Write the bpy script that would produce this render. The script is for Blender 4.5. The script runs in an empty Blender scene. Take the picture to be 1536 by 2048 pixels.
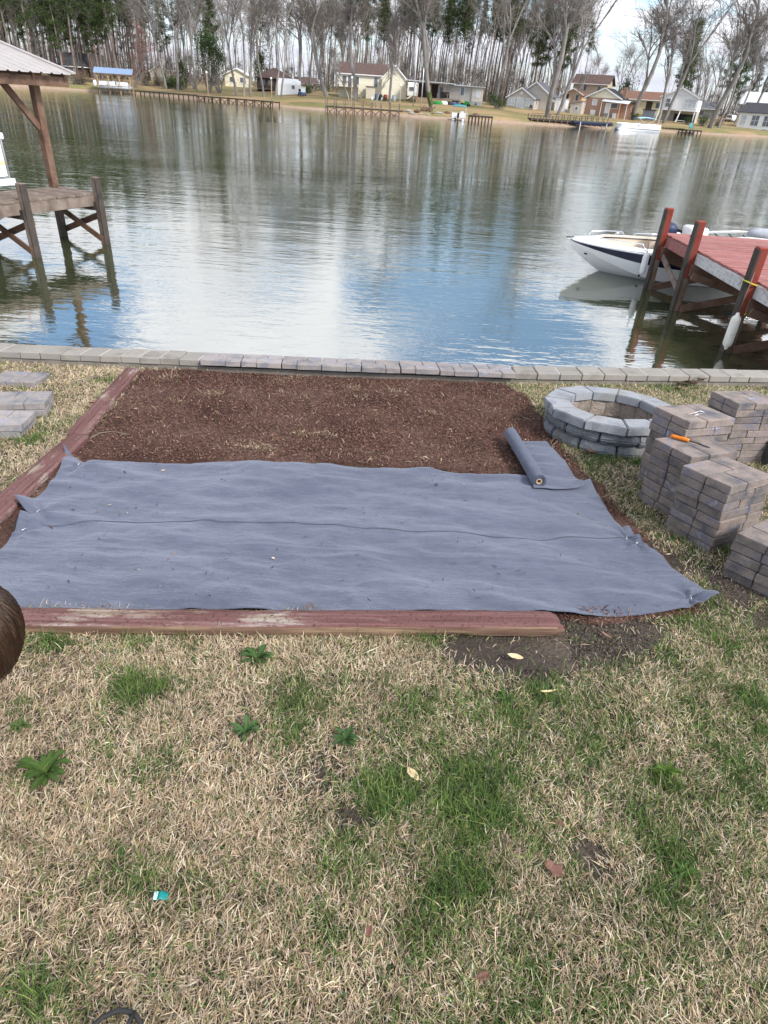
import bpy, bmesh, math, random
import numpy as np
from mathutils import Matrix, Vector
random.seed(7); rng = np.random.default_rng(7)
SC = bpy.context.scene
COL = SC.collection

# ------------------------------------------------------------------ camera
PW, PH, FOC = 1536., 2048., 1280.                # photograph size and focal length in its pixels
CAMH, ROLL, HORIZ = 1.6, math.radians(3.9), 195.
CX, CY = PW / 2, PH / 2
PITCH = math.atan((CY - HORIZ) * math.cos(ROLL) / FOC)
FW = np.array([0, math.cos(PITCH), -math.sin(PITCH)])
_u0 = np.array([0, math.sin(PITCH), math.cos(PITCH)]); _r0 = np.array([1., 0, 0])
RT = math.cos(ROLL) * _r0 + math.sin(ROLL) * _u0
UP = -math.sin(ROLL) * _r0 + math.cos(ROLL) * _u0
cam = bpy.data.cameras.new('camera'); camo = bpy.data.objects.new('camera', cam); COL.objects.link(camo)
cam.sensor_fit = 'VERTICAL'; cam.sensor_height = 24.; cam.lens = 24. * FOC / PH
cam.clip_start = .05; cam.clip_end = 6000
M3 = Matrix((RT, UP, -FW)).transposed()
camo.matrix_world = Matrix.Translation((0, 0, CAMH)) @ M3.to_4x4()
SC.camera = camo

# ------------------------------------------------------------------ light
SUN_EL, SUN_AZ = math.radians(44), math.radians(130)      # azimuth clockwise from +Y
world = bpy.data.worlds.new('World'); SC.world = world; world.use_nodes = True
def build_world():
    nt = world.node_tree; N = nt.nodes; L = nt.links; N.clear()
    out = N.new('ShaderNodeOutputWorld'); bg = N.new('ShaderNodeBackground'); L.new(bg.outputs[0], out.inputs[0])
    sky = N.new('ShaderNodeTexSky'); sky.sky_type = 'NISHITA'; sky.sun_disc = False
    sky.sun_elevation = SUN_EL; sky.sun_rotation = SUN_AZ; sky.air_density = 1.0; sky.dust_density = .7; sky.ozone_density = 1.6
    tc = N.new('ShaderNodeTexCoord'); sep = N.new('ShaderNodeSeparateXYZ'); L.new(tc.outputs['Generated'], sep.inputs[0])
    def math_(op, a, b=None, clamp=False):
        m = N.new('ShaderNodeMath'); m.operation = op; m.use_clamp = clamp
        for i, v in enumerate((a, b)):
            if v is None: continue
            if isinstance(v, (int, float)): m.inputs[i].default_value = v
            else: L.new(v, m.inputs[i])
        return m.outputs[0]
    z = math_('MAXIMUM', sep.outputs['Z'], 0.)
    den = math_('ADD', z, .16)
    cb = N.new('ShaderNodeCombineXYZ')
    L.new(math_('DIVIDE', sep.outputs['X'], den), cb.inputs[0]); L.new(math_('DIVIDE', sep.outputs['Y'], den), cb.inputs[1])
    mp = N.new('ShaderNodeMapping'); mp.inputs['Location'].default_value = (CLOUD_OFF[0], CLOUD_OFF[1], 0.); mp.inputs['Scale'].default_value = (1., 1., 1.)
    L.new(cb.outputs[0], mp.inputs[0])
    ns = N.new('ShaderNodeTexNoise'); ns.inputs['Scale'].default_value = 1.15; ns.inputs['Detail'].default_value = 9; ns.inputs['Roughness'].default_value = .6; ns.inputs['Distortion'].default_value = .35
    L.new(mp.outputs[0], ns.inputs['Vector'])
    rp = N.new('ShaderNodeMapRange'); rp.interpolation_type = 'SMOOTHSTEP'; rp.inputs['From Min'].default_value = .44; rp.inputs['From Max'].default_value = .525
    L.new(ns.outputs[0], rp.inputs[0])
    hz = N.new('ShaderNodeMapRange'); hz.interpolation_type = 'SMOOTHSTEP'; hz.inputs['From Min'].default_value = .17; hz.inputs['From Max'].default_value = .02; hz.inputs['To Max'].default_value = .75
    L.new(z, hz.inputs[0])
    fac = math_('MAXIMUM', rp.outputs[0], hz.outputs[0], True)
    n2 = N.new('ShaderNodeTexNoise'); n2.inputs['Scale'].default_value = 2.6; n2.inputs['Detail'].default_value = 6; L.new(mp.outputs[0], n2.inputs['Vector'])
    cm = N.new('ShaderNodeMix'); cm.data_type = 'RGBA'
    cm.inputs[6].default_value = (8.0, 8.3, 9.2, 1); cm.inputs[7].default_value = (15., 15., 15., 1); L.new(n2.outputs[0], cm.inputs[0])
    lo = N.new('ShaderNodeMix'); lo.data_type = 'RGBA'; L.new(hz.outputs[0], lo.inputs[0]); L.new(cm.outputs[2], lo.inputs[6]); lo.inputs[7].default_value = (3.5, 3.75, 4.6, 1)
    mx = N.new('ShaderNodeMix'); mx.data_type = 'RGBA'; L.new(fac, mx.inputs[0]); tn = N.new('ShaderNodeMix'); tn.data_type = 'RGBA'; tn.blend_type = 'MULTIPLY'; tn.inputs[0].default_value = 1.; tn.inputs[7].default_value = (1.35, 1.52, 1.62, 1); L.new(sky.outputs[0], tn.inputs[6]); L.new(tn.outputs[2], mx.inputs[6]); L.new(lo.outputs[2], mx.inputs[7])
    L.new(mx.outputs[2], bg.inputs[0]); bg.inputs[1].default_value = .09
CLOUD_OFF = (1.1, 3.1)
build_world()
sun = bpy.data.lights.new('sun', 'SUN'); sun.energy = 3.0; sun.angle = math.radians(12); sun.color = (1, .96, .9)
suno = bpy.data.objects.new('sun', sun); COL.objects.link(suno)
_sd = Vector((math.sin(SUN_AZ) * math.cos(SUN_EL), math.cos(SUN_AZ) * math.cos(SUN_EL), math.sin(SUN_EL)))
suno.rotation_euler = _sd.to_track_quat('Z', 'Y').to_euler(); suno.location = _sd * 60
VS = SC.view_settings; VS.view_transform = 'Standard'; VS.look = 'None'; VS.gamma = 1; VS.exposure = .76; VS.use_curve_mapping = False
SC.cycles.max_bounces = 6; SC.cycles.use_denoising = True

# ------------------------------------------------------------------ places
def ray(px, py):
    d = FW * FOC + RT * (px - CX) - UP * (py - CY); return d / np.linalg.norm(d)
def on_z(px, py, z):
    d = ray(px, py); return Vector(d * ((z - CAMH) / d[2]) + np.array([0, 0, CAMH]))
def proj(p):
    v = np.array(p, float) - np.array([0, 0, CAMH]); a = v @ FW; return CX + FOC * (v @ RT) / a, CY - FOC * (v @ UP) / a
ZW = -1.25                                           # lake level
TA = math.atan(.095); CA, SA = math.cos(TA), math.sin(TA)   # the lawn falls towards the lake
RTILT = Matrix.Rotation(-TA, 4, 'X')
def T(x, s, n=0.): return Vector((x, s * CA + n * SA, -s * SA + n * CA))
def LP(px, py, h=0.):                                # photo point -> lawn coordinates on the sheet h above the lawn
    d = ray(px, py); t = (h - CAMH * CA) / (d[1] * SA + d[2] * CA); p = d * t + np.array([0, 0, CAMH])
    return float(p[0]), float(p[1] * CA - p[2] * SA)
def place(o, x, s, n=0., yaw=0., extra=None):
    m = Matrix.Translation(T(x, s, n)) @ RTILT @ Matrix.Rotation(yaw, 4, 'Z')
    o.matrix_world = m @ extra if extra else m
    return o
WALLX = [-60, -10, -3.37, -1.72, 1.12, 3.72, 8, 60]; WALLS = [3.2, 4.72, 5.20, 5.355, 5.635, 6.16, 7.0, 15.]
def swall(x): return np.interp(x, WALLX, WALLS)

# ------------------------------------------------------------------ noise
def perlin(x, y, seed=0):
    x = np.asarray(x, float); y = np.asarray(y, float)
    xi = np.floor(x).astype(np.int64); yi = np.floor(y).astype(np.int64); xf = x - xi; yf = y - yi
    def g(ix, iy):
        h = (ix * 374761393 + iy * 668265263 + seed * 974711) & 0xffffffff
        h = ((h ^ (h >> 13)) * 1274126177) & 0xffffffff
        a = (h ^ (h >> 16)) % 6283 / 1000.
        return np.cos(a), np.sin(a)
    u = xf * xf * xf * (xf * (xf * 6 - 15) + 10); v = yf * yf * yf * (yf * (yf * 6 - 15) + 10)
    def dt(ix, iy, fx, fy):
        a, b = g(ix, iy); return a * fx + b * fy
    n00 = dt(xi, yi, xf, yf); n10 = dt(xi + 1, yi, xf - 1, yf); n01 = dt(xi, yi + 1, xf, yf - 1); n11 = dt(xi + 1, yi + 1, xf - 1, yf - 1)
    return (n00 * (1 - u) + n10 * u) * (1 - v) + (n01 * (1 - u) + n11 * u) * v
def fbm(x, y, seed=0, o=4):
    r = 0; a = 1.; f = 1.
    for i in range(o): r = r + a * perlin(np.asarray(x) * f, np.asarray(y) * f, seed + i * 17); a *= .5; f *= 2.03
    return r

# ------------------------------------------------------------------ mesh builder
class MB:
    def __init__(s): s.v = []; s.f = []
    def add(s, v, f):
        b = len(s.v); s.v += [tuple(p) for p in v]; s.f += [tuple(i + b for i in q) for q in f]; return s
    def hexa(s, p):   # 8 points, bottom ring then top ring
        return s.add(p, [(3, 2, 1, 0), (4, 5, 6, 7), (0, 1, 5, 4), (1, 2, 6, 5), (2, 3, 7, 6), (3, 0, 4, 7)])
    def bx(s, x0, x1, y0, y1, z0, z1):
        return s.hexa([(x0, y0, z0), (x1, y0, z0), (x1, y1, z0), (x0, y1, z0), (x0, y0, z1), (x1, y0, z1), (x1, y1, z1), (x0, y1, z1)])
    def beam(s, a, b, w, h, up=(0, 0, 1)):
        a = Vector(a); b = Vector(b); d = (b - a).normalized(); u = Vector(up)
        if abs(d.dot(u)) > .98: u = Vector((0, 1, 0))
        r = d.cross(u).normalized(); u = r.cross(d)
        q = [(-1, -1), (1, -1), (1, 1), (-1, 1)]
        return s.hexa([a + r * (i * w / 2) + u * (j * h / 2) for i, j in q] + [b + r * (i * w / 2) + u * (j * h / 2) for i, j in q])
    def tube(s, pts, rad, n=8, caps=True):
        pts = [Vector(p) for p in pts]
        if not hasattr(rad, '__len__'): rad = [rad] * len(pts)
        b = len(s.v); ref = None
        for i, p in enumerate(pts):
            d = (pts[min(i + 1, len(pts) - 1)] - pts[max(i - 1, 0)]).normalized()
            if ref is None: ref = d.orthogonal().normalized()
            r = (ref - d * ref.dot(d)); r = r.normalized() if r.length > 1e-6 else d.orthogonal().normalized(); ref = r; q = d.cross(r)
            for k in range(n):
                a = 2 * math.pi * k / n; s.v.append(tuple(p + (r * math.cos(a) + q * math.sin(a)) * rad[i]))
        for i in range(len(pts) - 1):
            for k in range(n):
                k2 = (k + 1) % n; s.f.append((b + i * n + k, b + i * n + k2, b + i * n + n + k2, b + i * n + n + k))
        if caps:
            s.f.append(tuple(b + k for k in range(n))[::-1]); e = b + (len(pts) - 1) * n; s.f.append(tuple(e + k for k in range(n)))
        return s
    def extrude(s, poly, vec):
        n = len(poly); v = [Vector(p) for p in poly]; w = [p + Vector(vec) for p in v]
        return s.add(v + w, [tuple(range(n))[::-1], tuple(range(n, 2 * n))] + [(i, (i + 1) % n, n + (i + 1) % n, n + i) for i in range(n)])
    def lathe(s, prof, n=16, c=(0, 0, 0), sx=1., sy=1.):
        b = len(s.v)
        for r, z in prof:
            for k in range(n):
                a = 2 * math.pi * k / n; s.v.append((c[0] + r * math.cos(a) * sx, c[1] + r * math.sin(a) * sy, c[2] + z))
        for i in range(len(prof) - 1):
            for k in range(n):
                k2 = (k + 1) % n; s.f.append((b + i * n + k, b + i * n + k2, b + i * n + n + k2, b + i * n + n + k))
        s.f.append(tuple(b + k for k in range(n))[::-1]); e = b + (len(prof) - 1) * n; s.f.append(tuple(e + k for k in range(n)))
        return s
    def grid(s, P):   # P[i][j] points
        b = len(s.v); r, c = len(P), len(P[0])
        for row in P: s.v += [tuple(p) for p in row]
        for i in range(r - 1):
            for j in range(c - 1): s.f.append((b + i * c + j, b + i * c + j + 1, b + i * c + c + j + 1, b + i * c + c + j))
        return s
    def mesh(s, name, m, bevel=0, smooth=False, seg=1, fix=True):
        me = bpy.data.meshes.new(name); me.from_pydata(s.v, [], s.f)
        if bevel or fix:
            bm = bmesh.new(); bm.from_mesh(me)
            bmesh.ops.recalc_face_normals(bm, faces=bm.faces)
            if bevel:
                ed = [e for e in bm.edges if len(e.link_faces) == 2 and e.calc_face_angle(0) > .5]
                bmesh.ops.bevel(bm, geom=ed, offset=bevel, segments=seg, affect='EDGES', clamp_overlap=True, profile=.6)
            bm.to_mesh(me); bm.free()
        if smooth: me.polygons.foreach_set('use_smooth', [True] * len(me.polygons))
        me.materials.append(MT[m]); return me
    def build(s, name, m, parent=None, bevel=0, smooth=False, seg=1, fix=True):
        return link(name, s.mesh(name, m, bevel, smooth, seg, fix), parent)
def link(name, me, parent=None):
    o = bpy.data.objects.new(name, me); COL.objects.link(o)
    if parent: o.parent = parent
    return o
def np_mesh(name, V, F, m, col=None, smooth=False):
    """V (n,3), F (m,k) with k 3 or 4; col (n,3) point colours"""
    me = bpy.data.meshes.new(name); V = np.asarray(V, np.float32); F = np.asarray(F, np.int32)
    me.vertices.add(len(V)); me.vertices.foreach_set('co', V.ravel())
    k = F.shape[1]; me.loops.add(F.size); me.loops.foreach_set('vertex_index', F.ravel())
    me.polygons.add(len(F)); me.polygons.foreach_set('loop_start', np.arange(0, F.size, k, dtype=np.int32))
    if smooth: me.polygons.foreach_set('use_smooth', np.ones(len(F), bool))
    me.update(calc_edges=True)
    if col is not None:
        a = me.color_attributes.new('col', 'FLOAT_COLOR', 'POINT'); c = np.ones((len(V), 4), np.float32); c[:, :3] = col; a.data.foreach_set('color', c.ravel())
    me.materials.append(MT[m]); return me
def tag(o, label=None, cat=None, group=None, kind=None):
    for k, v in (('label', label), ('category', cat), ('group', group), ('kind', kind)):
        if v: o[k] = v
    return o
def thing(name, label, cat, loc=(0, 0, 0), rz=0., group=None):
    o = bpy.data.objects.new(name, None); COL.objects.link(o); o.empty_display_size = .1
    o.location = loc; o.rotation_euler = (0, 0, rz); return tag(o, label, cat, group)
def dup(root, parent=None):
    c = root.copy(); COL.objects.link(c)
    if parent: c.parent = parent
    for ch in root.children: dup(ch, c)
    return c
def rz3(a): return Matrix.Rotation(a, 3, 'Z')

# ------------------------------------------------------------------ materials
MT = {}
def mat(name, cols, scale=5., rough=.8, bump=0., bscale=30., stretch=(1, 1, 1), rnd=0., metallic=0., spec=.3, detail=6., pos=None, shift=True, bdist=.01, fine=0., fscale=200.):
    m = bpy.data.materials.new(name); m.use_nodes = True; nt = m.node_tree; N = nt.nodes; L = nt.links; p = N['Principled BSDF']
    p.inputs['Roughness'].default_value = rough; p.inputs['Metallic'].default_value = metallic; p.inputs['Specular IOR Level'].default_value = spec
    if isinstance(cols[0], (int, float)): cols = [cols]
    tc = N.new('ShaderNodeTexCoord'); mp = N.new('ShaderNodeMapping'); mp.inputs['Scale'].default_value = stretch; L.new(tc.outputs['Object'], mp.inputs[0])
    oi = N.new('ShaderNodeObjectInfo')
    if shift:
        ml = N.new('ShaderNodeMath'); ml.operation = 'MULTIPLY'; ml.inputs[1].default_value = 37.; L.new(oi.outputs['Random'], ml.inputs[0])
        cb = N.new('ShaderNodeCombineXYZ')
        for i in range(3): L.new(ml.outputs[0], cb.inputs[i])
        L.new(cb.outputs[0], mp.inputs['Location'])
    ns = N.new('ShaderNodeTexNoise'); ns.inputs['Scale'].default_value = scale; ns.inputs['Detail'].default_value = detail; ns.inputs['Roughness'].default_value = .6
    L.new(mp.outputs[0], ns.inputs['Vector'])
    rp = N.new('ShaderNodeValToRGB'); el = rp.color_ramp.elements; n = len(cols)
    pos = pos or ([.5] if n == 1 else [.3 + .4 * i / (n - 1) for i in range(n)])
    while len(el) < n: el.new(.5)
    while len(el) > max(n, 1) and len(el) > 1: el.remove(el[-1])
    for e, c, q in zip(el, cols, pos): e.color = (*c, 1); e.position = q
    L.new(ns.outputs[0], rp.inputs[0]); col = rp.outputs[0]
    if fine:
        fn = N.new('ShaderNodeTexNoise'); fn.inputs['Scale'].default_value = fscale; fn.inputs['Detail'].default_value = 3; L.new(mp.outputs[0], fn.inputs['Vector'])
        mr = N.new('ShaderNodeMapRange'); mr.inputs['From Min'].default_value = .3; mr.inputs['From Max'].default_value = .7; mr.inputs['To Min'].default_value = 1 - fine; mr.inputs['To Max'].default_value = 1 + fine; L.new(fn.outputs[0], mr.inputs[0])
        vm = N.new('ShaderNodeVectorMath'); vm.operation = 'SCALE'; L.new(col, vm.inputs[0]); L.new(mr.outputs[0], vm.inputs['Scale']); col = vm.outputs[0]
    if rnd:
        mr = N.new('ShaderNodeMapRange'); mr.inputs['To Min'].default_value = 1 - rnd; mr.inputs['To Max'].default_value = 1 + rnd; L.new(oi.outputs['Random'], mr.inputs[0])
        vm = N.new('ShaderNodeVectorMath'); vm.operation = 'SCALE'; L.new(col, vm.inputs[0]); L.new(mr.outputs[0], vm.inputs['Scale']); col = vm.outputs[0]
    L.new(col, p.inputs['Base Color'])
    if bump:
        bn = N.new('ShaderNodeTexNoise'); bn.inputs['Scale'].default_value = bscale; bn.inputs['Detail'].default_value = 5; L.new(mp.outputs[0], bn.inputs['Vector'])
        bp = N.new('ShaderNodeBump'); bp.inputs['Strength'].default_value = bump; bp.inputs['Distance'].default_value = bdist; L.new(bn.outputs[0], bp.inputs['Height']); L.new(bp.outputs[0], p.inputs['Normal'])
    MT[name] = m; return m
def attr_mat(name, rough=.8, spec=.2, trans=0.):
    m = bpy.data.materials.new(name); m.use_nodes = True; nt = m.node_tree; N = nt.nodes; L = nt.links; p = N['Principled BSDF']
    p.inputs['Roughness'].default_value = rough; p.inputs['Specular IOR Level'].default_value = spec
    a = N.new('ShaderNodeAttribute'); a.attribute_name = 'col'; L.new(a.outputs['Color'], p.inputs['Base Color'])
    if trans:
        tr = N.new('ShaderNodeBsdfTranslucent'); L.new(a.outputs['Color'], tr.inputs[0]); mx = N.new('ShaderNodeMixShader'); mx.inputs[0].default_value = trans
        L.new(p.outputs[0], mx.inputs[1]); L.new(tr.outputs[0], mx.inputs[2]); L.new(mx.outputs[0], N['Material Output'].inputs[0])
    MT[name] = m; return m
attr_mat('grass_blade', .7, .25, .25); attr_mat('leafage', .75, .15, .2); attr_mat('chips', .9, .15)
mat('paver_stone', [(.070, .070, .088), (.135, .118, .110), (.215, .172, .150), (.145, .138, .168), (.40, .38, .36)], 7, .9, .6, 160, rnd=.25, pos=[.3, .43, .55, .64, .76], fine=.2, bdist=.004)
mat('paver_light', [(.13, .135, .165), (.20, .19, .195), (.27, .235, .22), (.20, .20, .25), (.48, .46, .45)], 7, .9, .6, 160, rnd=.15, pos=[.3, .43, .55, .64, .76], fine=.2, bdist=.004)
mat('wall_block', [(.17, .155, .135), (.25, .23, .205), (.22, .205, .195)], 5, .92, .5, 120, rnd=.08, fine=.14, bdist=.004)
mat('wall_core', [(.16, .14, .12), (.25, .22, .19)], 6, .95, .5, 80)
mat('mortar', [(.36, .33, .28), (.45, .42, .37)], 12, .95, .4, 90)
mat('pit_block', [(.095, .105, .12), (.16, .17, .185), (.15, .135, .12)], 6, .95, .9, 60, rnd=.1, fine=.2, fscale=120, bdist=.012)
mat('pit_cap', [(.15, .16, .18), (.25, .26, .28), (.20, .195, .19)], 5, .92, .6, 90, rnd=.07, fine=.12, bdist=.006)
mat('pit_face', [(.15, .12, .10), (.27, .23, .20), (.10, .08, .07)], 7, .95, 1., 50, rnd=.15, fine=.2, bdist=.012)
mat('ash', [(.05, .045, .04), (.16, .13, .11)], 9, .95, .6, 40)
mat('wood_grey', [(.085, .062, .05), (.15, .115, .092), (.21, .17, .145)], 5, .85, .4, 25, stretch=(1, 1, 1), rnd=.14, fine=.12, fscale=60)
mat('wood_brown', [(.06, .035, .025), (.13, .075, .05), (.17, .11, .08)], 4, .8, .4, 25, rnd=.1, fine=.12, fscale=60)
mat('wood_tan', [(.26, .18, .11), (.38, .28, .18)], 4, .85, rnd=.1)
mat('wood_dark', [(.03, .025, .022), (.07, .055, .045)], 4, .85, .3, 25, rnd=.15)
mat('dock_red', [(.17, .045, .04), (.25, .088, .078), (.28, .135, .122), (.46, .39, .37)], 9, .75, .3, 30, stretch=(.4, 3, 3), rnd=.12, pos=[.3, .45, .62, .78], fine=.1, fscale=50)
mat('post_red', [(.14, .022, .014), (.20, .036, .022), (.16, .04, .03)], 5, .6, .2, 30, rnd=.06)
mat('post_bare', [(.05, .035, .025), (.12, .08, .055), (.20, .15, .11)], 6, .85, .4, 20, stretch=(2, 2, .5))
mat('fascia_white', [(.30, .29, .28), (.50, .49, .48), (.20, .17, .15)], 6, .8, .3, 30, stretch=(1, 1, 2), pos=[.3, .5, .72])
mat('metal_roof', [(.30, .275, .265), (.37, .34, .325)], 3, .55, spec=.4)
mat('blue_roof', [(.17, .24, .38), (.21, .29, .44)], 3, .5, spec=.5)
mat('gel_white', [(.74, .75, .76), (.80, .80, .80)], 1.5, .22, spec=.5)
mat('dull_white', [(.62, .63, .63), (.74, .74, .73)], 3, .6)
mat('navy', (.012, .014, .035), 2, .25, spec=.5)
mat('black', (.012, .012, .013), 2, .5)
mat('black_rubber', [(.012, .012, .013), (.03, .03, .03)], 6, .6)
mat('vinyl_tan', [(.48, .38, .29), (.56, .46, .36)], 6, .5, .15, 40)
mat('navy_cover', [(.02, .03, .075), (.035, .045, .10)], 5, .5)
mat('chrome', (.7, .7, .72), 2, .2, metallic=1.)
mat('steel_wire', (.62, .62, .64), 2, .35, metallic=.9)
mat('alu', [(.55, .57, .60), (.68, .70, .72)], 3, .35, metallic=.6)
mat('grey_canvas', [(.30, .32, .36), (.38, .40, .44)], 8, .8)
mat('teal_canvas', [(.03, .20, .24), (.05, .27, .31)], 4, .7)
mat('blue_canvas', [(.25, .45, .62), (.35, .55, .70)], 4, .7)
mat('stripe_tan', (.6, .52, .33), 2, .5); mat('decal_red', (.5, .05, .06), 2, .5)
mat('fender_white', [(.62, .60, .52), (.72, .70, .63), (.30, .30, .24)], 7, .6, pos=[.3, .55, .8])
mat('rope_yellow', (.55, .48, .05), 2, .7); mat('orange_plastic', [(.60, .15, .012), (.68, .19, .02)], 8, .4)
mat('teal_plastic', [(.0, .16, .155), (.008, .22, .21)], 3, .45); mat('pale_teal', (.40, .62, .66), 3, .5)
mat('hair', [(.016, .008, .005), (.042, .022, .013), (.075, .042, .024)], 3, .45, .5, 60, stretch=(18, 18, 1.2), spec=.5, bdist=.004)
mat('skin', [(.52, .31, .22), (.58, .36, .27)], 6, .55); mat('shirt', [(.10, .14, .24), (.13, .18, .29)], 30, .85); mat('trousers', [(.05, .06, .09), (.07, .085, .12)], 30, .85)
mat('glass_far', [(.06, .07, .09), (.16, .18, .21)], .7, .12, spec=.6); mat('glass_pale', [(.42, .45, .48), (.55, .57, .60)], .7, .25, spec=.5)
mat('trim_white', (.76, .76, .76), 2, .6)
for n_, c_ in {'cream': (.72, .67, .53), 'siding_beige': (.47, .43, .38), 'siding_tan': (.50, .43, .33), 'siding_grey': (.42, .40, .39), 'siding_white': (.75, .75, .76), 'siding_yellow': (.62, .56, .36), 'pale_tan': (.56, .50, .40), 'shed_grey': (.30, .32, .35), 'brown_dark': (.055, .04, .035), 'peach': (.55, .38, .26)}.items():
    mat(n_, [tuple(v * .9 for v in c_), tuple(min(v * 1.06, .8) for v in c_)], .8, .75, .2, 6, stretch=(.3, .3, 4))
mat('roof_brown', [(.07, .045, .04), (.12, .08, .07)], 2, .9, .3, 20); mat('roof_dark', [(.035, .035, .042), (.06, .06, .068)], 2, .9, .3, 20)
mat('roof_grey', [(.10, .10, .115), (.15, .15, .165)], 2, .9, .3, 20); mat('roof_white', [(.45, .47, .52), (.58, .60, .64)], 1, .5); mat('roof_rust', [(.14, .075, .055), (.20, .11, .08)], 2, .9)
mat('red_barrel', (.35, .04, .04), 2, .5); mat('blue_bin', (.05, .09, .2), 2, .5); mat('mower_green', (.03, .22, .04), 2, .4); mat('mower_yellow', (.65, .5, .04), 2, .4)
mat('bark_pine', [(.11, .085, .075), (.18, .142, .125), (.24, .195, .175)], 1.6, .95, .5, 8, stretch=(1, 1, .3), rnd=.25)  # lightened so the colour stands in for haze over the far trees
mat('bark_grey', [(.125, .113, .105), (.21, .192, .178), (.28, .262, .248)], 1.6, .95, .5, 8, stretch=(1, 1, .3), rnd=.2)  # pale greys likewise carry the haze, no air is modelled
mat('twigs', [(.16, .138, .125), (.24, .21, .19)], 1, .95, rnd=.2); mat('twigs_red', [(.24, .10, .08), (.30, .15, .12)], 1, .95); mat('moss', [(.05, .065, .02), (.09, .105, .035)], 3, .95)
mat('stone', [(.22, .2, .18), (.36, .33, .3)], 3, .95); mat('dead_leaf', [(.14, .075, .05), (.24, .14, .10)], 20, .8); mat('pale_leaf', [(.52, .40, .22), (.62, .50, .30)], 14, .8); mat('red_brown_leaf', [(.11, .05, .035), (.19, .095, .07)], 14, .7)
mat('stick', [(.10, .075, .06), (.2, .16, .13)], 9, .9)
mat('core_card', [(.40, .28, .15), (.5, .36, .2)], 8, .8)
mat('black_block', [(.03, .03, .03), (.10, .095, .09)], 9, .95, .5, 60)
# ------------------------------------------------------------------ special materials
def nodes_of(name, rough=.8, spec=.3):
    m = bpy.data.materials.new(name); m.use_nodes = True; MT[name] = m; nt = m.node_tree; p = nt.nodes['Principled BSDF']
    p.inputs['Roughness'].default_value = rough; p.inputs['Specular IOR Level'].default_value = spec
    N, L = nt.nodes, nt.links
    def noise(vec, scale, detail=5, rough=.6, dist=0.):
        n = N.new('ShaderNodeTexNoise'); n.inputs['Scale'].default_value = scale; n.inputs['Detail'].default_value = detail; n.inputs['Roughness'].default_value = rough; n.inputs['Distortion'].default_value = dist
        L.new(vec, n.inputs['Vector']); return n.outputs[0]
    def mapv(vec, sc=(1, 1, 1), rot=(0, 0, 0), loc=(0, 0, 0)):
        n = N.new('ShaderNodeMapping'); n.inputs['Scale'].default_value = sc; n.inputs['Rotation'].default_value = rot; n.inputs['Location'].default_value = loc; L.new(vec, n.inputs[0]); return n.outputs[0]
    def ramp(f, cols, pos):
        n = N.new('ShaderNodeValToRGB'); el = n.color_ramp.elements
        while len(el) < len(cols): el.new(.5)
        for e, c, q in zip(el, cols, pos): e.color = (*c, 1) if hasattr(c, '__len__') else (c, c, c, 1); e.position = q
        L.new(f, n.inputs[0]); return n.outputs[0]
    def mix(f, a, b, kind='MIX'):
        n = N.new('ShaderNodeMix'); n.data_type = 'RGBA'; n.blend_type = kind
        for i, v in ((0, f), (6, a), (7, b)):
            if isinstance(v, (int, float)): n.inputs[i].default_value = v
            elif isinstance(v, tuple): n.inputs[i].default_value = (*v, 1)
            else: L.new(v, n.inputs[i])
        return n.outputs[2]
    def mth(op, a, b):
        n = N.new('ShaderNodeMath'); n.operation = op
        for i, v in ((0, a), (1, b)):
            if isinstance(v, (int, float)): n.inputs[i].default_value = v
            else: L.new(v, n.inputs[i])
        return n.outputs[0]
    def bump(h, dist, strength=1., nrm=None):
        n = N.new('ShaderNodeBump'); n.inputs['Strength'].default_value = strength; n.inputs['Distance'].default_value = dist; L.new(h, n.inputs['Height'])
        if nrm: L.new(nrm, n.inputs['Normal'])
        return n.outputs[0]
    tc = N.new('ShaderNodeTexCoord')
    class K: pass
    k = K(); k.__dict__.update(m=m, N=N, L=L, p=p, noise=noise, mapv=mapv, ramp=ramp, mix=mix, mth=mth, bump=bump, obj=tc.outputs['Object'])
    return k
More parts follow.
